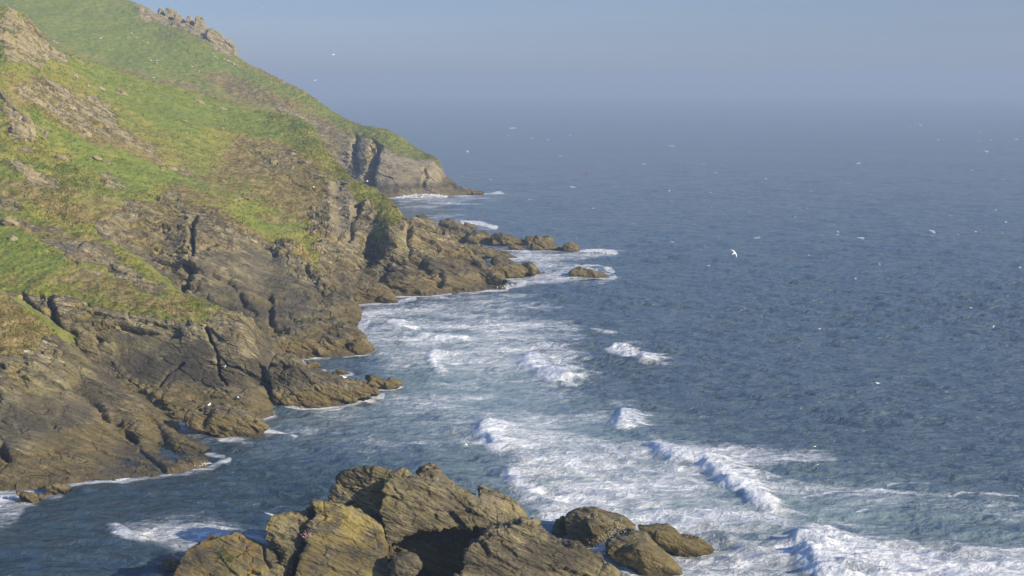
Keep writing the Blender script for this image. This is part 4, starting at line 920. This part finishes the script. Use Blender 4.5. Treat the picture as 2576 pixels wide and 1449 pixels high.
# white quartz rib and the footpath follow the ground
def ribbon(name, layer, pts, wd, hgt, mat):
    q = catmull(np.array(pts, float), len(pts) * 8); g = np.array([ground(layer, x, y)[0] for x, y in q]); g = np.stack([np.convolve(np.pad(g[:, k], 3, mode='edge'), np.ones(7) / 7, 'valid') for k in range(3)], -1)
    nz = np.array([0, -.55, .83]); t = np.gradient(g, axis=0); sd = np.cross(t, nz); sd /= np.linalg.norm(sd, axis=1, keepdims=True)
    ww = wd * np.clip(1 + 1.6 * fbm(g * 1.1, 4, 4), .15, 2)[:, None]; rows = []
    for a, b in ((-1, -.6), (-.6, .8), (0, 1), (.6, .8), (1, -.6)): rows.append(g + sd * ww * a + nz * hgt * b * (1 + .5 * fbm(g * 1.7 + b, 2, 8))[:, None])
    return mesh_obj(name, np.array(rows), grid_faces(5, len(g)), mat)
tag(ribbon('rock_rib', 'D', [(58,884),(72,884),(95,893),(120,901),(145,907),(164,914)], .26, .22, QUARTZ), 'white quartz rib running along the turf edge of the nearest spur', 'rock')
EARTH = plain('trodden_earth', (.20, .155, .095), .95, .3, .8)
tag(ribbon('path', 'B', [(-60,170),(0,232),(12,248),(30,270),(60,292),(80,312),(105,326),(118,331),(112,343),(106,352)], .45, .35, EARTH), kind='structure')

# sheep on the far hill
def sheep(pose):
    hd = {'graze': ((.62, 0, .30), (.16, .085, .10), (0, .9, 0)), 'stand': ((.66, 0, .78), (.16, .085, .10), (0, .3, 0)), 'lie': ((.58, 0, .46), (.15, .085, .10), (0, .2, 0))}[pose]
    z = .55 if pose != 'lie' else .28
    b = [((0, 0, z), (.52, .26, .28), (0, 0, 0)), ((-.3, 0, z + .02), (.28, .25, .25), (0, 0, 0)), ((.36, 0, z + .02), (.24, .20, .22), (0, 0, 0)), hd,
         (((.36 + hd[0][0]) / 2 + .06, 0, (z + .05 + hd[0][2]) / 2), (.20, .10, .12), (0, .9 if pose == 'graze' else -.5, 0)), ((-.56, 0, z - .02), (.06, .05, .14), (0, .2, 0))]
    for sx in (-.34, .34):
        for sy in (-.13, .13):
            if pose != 'lie': b.append(((sx, sy, .20), (.05, .05, .24), (0, 0, 0)))
            else: b.append(((sx + .1, sy, .08), (.16, .06, .06), (0, 0, 0)))
    for sy in (-.09, .09): b.append(((hd[0][0] - .1, sy * 1.3, hd[0][2] + .08), (.03, .06, .025), (0, 0, 0)))
    return remesh_blobs('sheep', b, .045, FLEECE)
SH = [sheep('graze'), sheep('stand'), sheep('lie')]
for k, (x, y, lab) in enumerate([
  (136,106,'cream sheep on the crest just right of the upper outcrop'), (145,111,'smaller cream sheep just below another on the crest by the upper outcrop'), (254,98,'lone sheep high on the hill, left of the other sheep'),
  (330,87,'highest sheep on the hill, a faint dot'), (344,98,'pale sheep left of a pair, high in the middle of the hill'), (374,100,'upper sheep of the pair high in the middle of the hill'), (371,110,'lower sheep of the pair high in the middle of the hill'),
  (328,157,'sheep at the lower edge of the hill meadow, left of a group of three'), (379,154,'left sheep of the group of three in the middle of the meadow'), (395,156,'upper right sheep of the group of three in the meadow'), (393,161,'lower right sheep of the group of three in the meadow'),
  (483,169,'upper of two bright sheep above the brown bracken'), (499,182,'larger lower one of two bright sheep above the brown bracken'), (536,140,'topmost faint sheep of the string below the crags'),
  (541,144,'second sheep from the top of the string below the crags'), (546,150,'third sheep from the top of the string below the crags'), (562,150,'fourth sheep of the string below the crags, a little apart'), (574,155,'fifth sheep down the string below the crags'),
  (579,158,'sixth sheep down the string below the crags'), (585,162,'seventh sheep down the string below the crags'), (590,165,'last but one sheep of the string below the crags'), (596,168,'lowest sheep of the string below the crags'), (386,199,'sheep alone on the edge of the dark green slope')]):
    p, n = ground('A', x, y)
    place(SH[k % 3 if k % 5 else 0], 'sheep', tuple(p + np.array([0, 0, .05])), random.uniform(-.6, .6) + (math.pi if k % 2 else 0), 1.0, lab, 'sheep', 'sheep on the far hill')

# gulls
def fly_gull():
    b = [((0, 0, 0), (.24, .075, .075), (0, 0, 0)), ((.24, 0, .02), (.075, .05, .05), (0, 0, 0)), ((.31, 0, .01), (.05, .015, .015), (0, .1, 0)), ((-.27, 0, .0), (.13, .075, .018), (0, 0, 0))]
    for s_ in (-1, 1):
        for k in range(14):
            t = k / 13; y = s_ * (.04 + .66 * t); x = .06 + .14 * math.sin(t * 2.0) * (1 - t) - .20 * t * t; ch = .105 * (1 - .75 * t ** 1.6)
            b.append(((x, y, .03 + .09 * math.sin(t * 2.4)), (ch, .045, .016), (0, 0, -s_ * .35 * t)))
    return remesh_blobs('gull', b, .014, FEATHER)
def sit_gull():
    b = [((0, 0, .16), (.20, .09, .09), (0, -.15, 0)), ((.17, 0, .27), (.065, .055, .055), (0, 0, 0)), ((.13, 0, .22), (.07, .055, .08), (0, .3, 0)), ((.25, 0, .265), (.05, .015, .015), (0, .1, 0)), ((-.24, 0, .15), (.12, .05, .025), (0, .1, 0)), ((.0, .035, .05), (.015, .015, .07), (0, 0, 0)), ((.0, -.035, .05), (.015, .015, .07), (0, 0, 0))]
    return remesh_blobs('gull', b, .014, FEATHER)
FLY, SIT = fly_gull(), sit_gull()
from mathutils import Matrix
def gull_flying(px, py, Y, fwd, wing, label, sc=1.0):
    f = Vector(fwd).normalized(); r = Vector(wing); r = (r - f * r.dot(f)).normalized(); u = r.cross(f) * 1.0
    M = Matrix((f, -r, u)).transposed() if u.y < 0 or True else None
    o = place(FLY, 'gull', tuple(P(px, py, Y)), 0, sc, label, 'gull', 'seagulls'); o.rotation_euler = M.to_euler(); return o
def gull_floating(px, py, label):
    place(SIT, 'gull', tuple(PW(px, py, .15)), random.uniform(-1, 4), 1.2, label, 'gull', 'seagulls')
gull_flying(1847, 637, 170, (.80, .45, .39), (.55, -.35, -.75), 'white gull banking low over the open sea with both wings spread', .82)
gull_flying(839, 138, 260, (.9, .3, .1), (.3, -.9, -.2), 'white gull in the sky right of the far hill', .8)
gull_flying(792, 202, 330, (.9, .3, .1), (.3, -.9, .2), 'faint gull low in the sky close to the falling ridge')
gull_flying(662, 19, 330, (-.9, .3, .1), (.3, .9, .2), 'faint gull near the top of the sky, right of the crags', .45)
gull_flying(1172, 1119, 150, (.9, .3, .1), (.3, -.9, -.2), 'gull skimming over the foam left of a small breaker', .7)
gull_floating(2207, 967, 'gull floating on the dark water in the lower right of the sea')
gull_floating(2061, 830, 'gull floating on open water right of the twin whitecap')
gull_floating(2499, 824, 'gull floating on the sea close to the right edge')
gull_floating(2442, 777, 'gull floating on the sea up and left of another near the right edge')
gull_flying(1176, 382, 520, (.9, .3, .1), (.3, -.9, -.4), 'distant gull just right of the headland tip', 1.3)
gull_flying(924, 456, 480, (.9, .3, .1), (.3, -.9, -.4), 'white gull in front of the dark gully of the headland', 1.2)
def rock_pt(px, py):
    best = None
    for co in ROCKPTS:
        x, y = proj(co.astype(float)); m = (np.abs(x - px) < 3.5) & (np.abs(y - py) < 3.5)
        if m.any():
            q = co[m]; q = q[np.argmin(q[:, 1])]
            if best is None or q[1] < best[1]: best = q
    return best
for x, y, lay, lab in [(725,890,'B','gull standing on the long low ledge under the great cliff'), (864,950,None,'gull perched on the back of the dark pyramid rock'), (529,1019,None,'gull standing on the rock with the hollow front'), (600,1004,'C','gull on the ledge above the hollow fronted rock'), (566,925,'C','gull roosting on the face of the near cliff'), (790,473,'B','gull on the scrubby slope above the point'), (826,399,'B','gull on the rim of the spur before the headland')]:
    p = rock_pt(x, y) if lay is None else None
    if p is None: p = ground(lay or 'C', x, y)[0]
    place(SIT, 'gull', (float(p[0]), float(p[1]) - .15, float(p[2]) + .05), random.uniform(-1, 4), 1.25, lab, 'gull', 'seagulls')
bq = PW(1476, 434); bu = remesh_blobs('buoy', [((0, 0, .35), (.5, .5, .45), (0, 0, 0)), ((0, 0, .9), (.09, .09, .35), (0, 0, 0)), ((0, 0, -.1), (.25, .25, .35), (0, 0, 0))], .05, BUOYRED)
place(bu, 'buoy', tuple(bq), 0, 1.0, 'small red buoy far out on the sea', 'buoy')

# tufts of grass and pink thrift in the cracks of the foreground slabs
def tuft(name, px, py, n, size, mat, label, cat, heads=False):
    p = rock_pt(px, py)
    if p is None: return
    V, F = [], []; r = np.random.default_rng(int(px))
    for k in range(n):
        o = np.array([r.normal(0, size * .45), -.05 + r.normal(0, .05), r.normal(0, size * .45)]); L = size * r.uniform(.25, .5)
        d = np.array([r.normal(0, .5), -.5, r.uniform(.5, 1.2)]); d /= np.linalg.norm(d); sd = np.cross(d, [0, 1, .3]); sd /= np.linalg.norm(sd)
        i = len(V); w_ = .02 if not heads else .04
        V += [o - sd * w_, o + sd * w_, o + d * L * .6 + sd * w_ * .8, o + d * L * .6 - sd * w_ * .8, o + d * L + np.array([0, -.08, -.08])]; F += [(i, i + 1, i + 2, i + 3), (i + 3, i + 2, i + 4, i + 4)]
    V = np.array(V); bmv = bmesh.new(); vs = [bmv.verts.new(v) for v in V]
    for f in F: bmv.faces.new([vs[k] for k in dict.fromkeys(f)])
    if heads:
        for k in range(n): bmesh.ops.create_icosphere(bmv, subdivisions=1, radius=.05, matrix=Matrix.Translation(V[k * 5 + 4]))
    me = bpy.data.meshes.new(name); bmv.to_mesh(me); bmv.free(); me.materials.append(mat)
    place(me, name, tuple(float(q) for q in p), label=label, cat=cat)
tuft('grass_tuft', 556, 1392, 150, .55, BLADE, 'green tuft of grass in the middle of the lowest foreground slab', 'grass tuft')
tuft('grass_tuft', 577, 1404, 120, .45, BLADE, 'green tuft at the lower end of the crack in the lowest slab', 'grass tuft')
tuft('grass_tuft', 714, 1350, 120, .45, BLADE, 'green tuft on the boulder beside the pointed slab', 'grass tuft')
tuft('grass_tuft', 762, 1316, 120, .4, BLADE, 'green tuft in the cleft left of the pointed slab', 'grass tuft')
tuft('thrift', 768, 1345, 50, .4, THRIFT, 'clump of pink thrift flowers in the cleft beside the pointed slab', 'flowers', True)
tuft('thrift', 762, 1306, 16, .2, THRIFT, 'small pink thrift clump at the top of the cleft', 'flowers', True)

# spray thrown up where waves hit rock
def spray(pts, n, wd, ht, seed):
    r = np.random.default_rng(seed); bm = bmesh.new(); W0 = np.array([PW(x, y) for x, y in pts])
    for k in range(n):
        t = r.random() * (len(W0) - 1); i = min(int(t), len(W0) - 2); q = W0[i] + (W0[i + 1] - W0[i]) * (t - i)
        e = math.sin(math.pi * min(1, max(0, t / (len(W0) - 1)))) ** .7
        low = r.random() < .45
        zz = ht * e * (r.random() ** 1.5 * .45 if low else r.random() ** 2.0 * (1 + .4 * math.sin(t * 9)))
        q = q + np.array([r.normal(0, wd), r.normal(0, wd), zz + .05]); s_ = wd * (r.uniform(.10, .30) if low else .015 + .07 * r.random() ** 2)
        bmesh.ops.create_icosphere(bm, subdivisions=1, radius=s_, matrix=Matrix.Translation(q) @ Matrix.Diagonal((1.3, 1, .8 if low else 1.6, 1)))
    me = bpy.data.meshes.new('sea_spray'); bm.to_mesh(me); bm.free(); me.materials.append(SPRAY)
    me.polygons.foreach_set('use_smooth', np.ones(len(me.polygons), bool))
    o = bpy.data.objects.new('sea_spray', me); C.objects.link(o); tag(o, kind='stuff')
spray([(1490,1402),(1520,1400),(1555,1396),(1590,1390),(1615,1384)], 5500, .45, 2.7, 1)
spray([(1005,498),(1040,497),(1080,496),(1120,495)], 1200, 1.2, 3.0, 2)
spray([(1165,562),(1195,568),(1240,572)], 250, .8, 1.6, 3); spray([(1465,634),(1500,634),(1540,640)], 250, .7, 1.3, 4)
spray([(1430,684),(1480,676),(1530,690)], 220, .6, 1.0, 5); spray([(690,1022),(720,1026),(760,1028)], 260, .3, .7, 6); spray([(465,1172),(500,1172),(530,1166)], 260, .3, .6, 7)
spray([(1690,1332),(1705,1345),(1715,1358)], 160, .25, .6, 8); spray([(1225,720),(1260,726),(1290,716)], 220, .5, 1.0, 9)

# ------------------------------------------------------------------ haze
def build_haze():
    bm = bmesh.new(); bmesh.ops.create_cube(bm, size=1)
    me = bpy.data.meshes.new('haze'); bm.to_mesh(me); bm.free()
    o = bpy.data.objects.new('haze', me); C.objects.link(o)
    z0, z1 = -6.0, 128.0
    o.scale = (16000, 12600, z1 - z0); o.location = (0, 5300, (z0 + z1) / 2)
    m = bpy.data.materials.new('haze'); m.use_nodes = True; t = m.node_tree; t.nodes.clear()
    out = t.nodes.new('ShaderNodeOutputMaterial'); v = t.nodes.new('ShaderNodeVolumePrincipled')
    v.inputs['Color'].default_value = (.405, .510, .665, 1); v.inputs['Density'].default_value = .00037; v.inputs['Anisotropy'].default_value = 0.0
    t.links.new(v.outputs[0], out.inputs[1]); me.materials.append(m)
    tag(o, kind='stuff'); return o
build_haze()
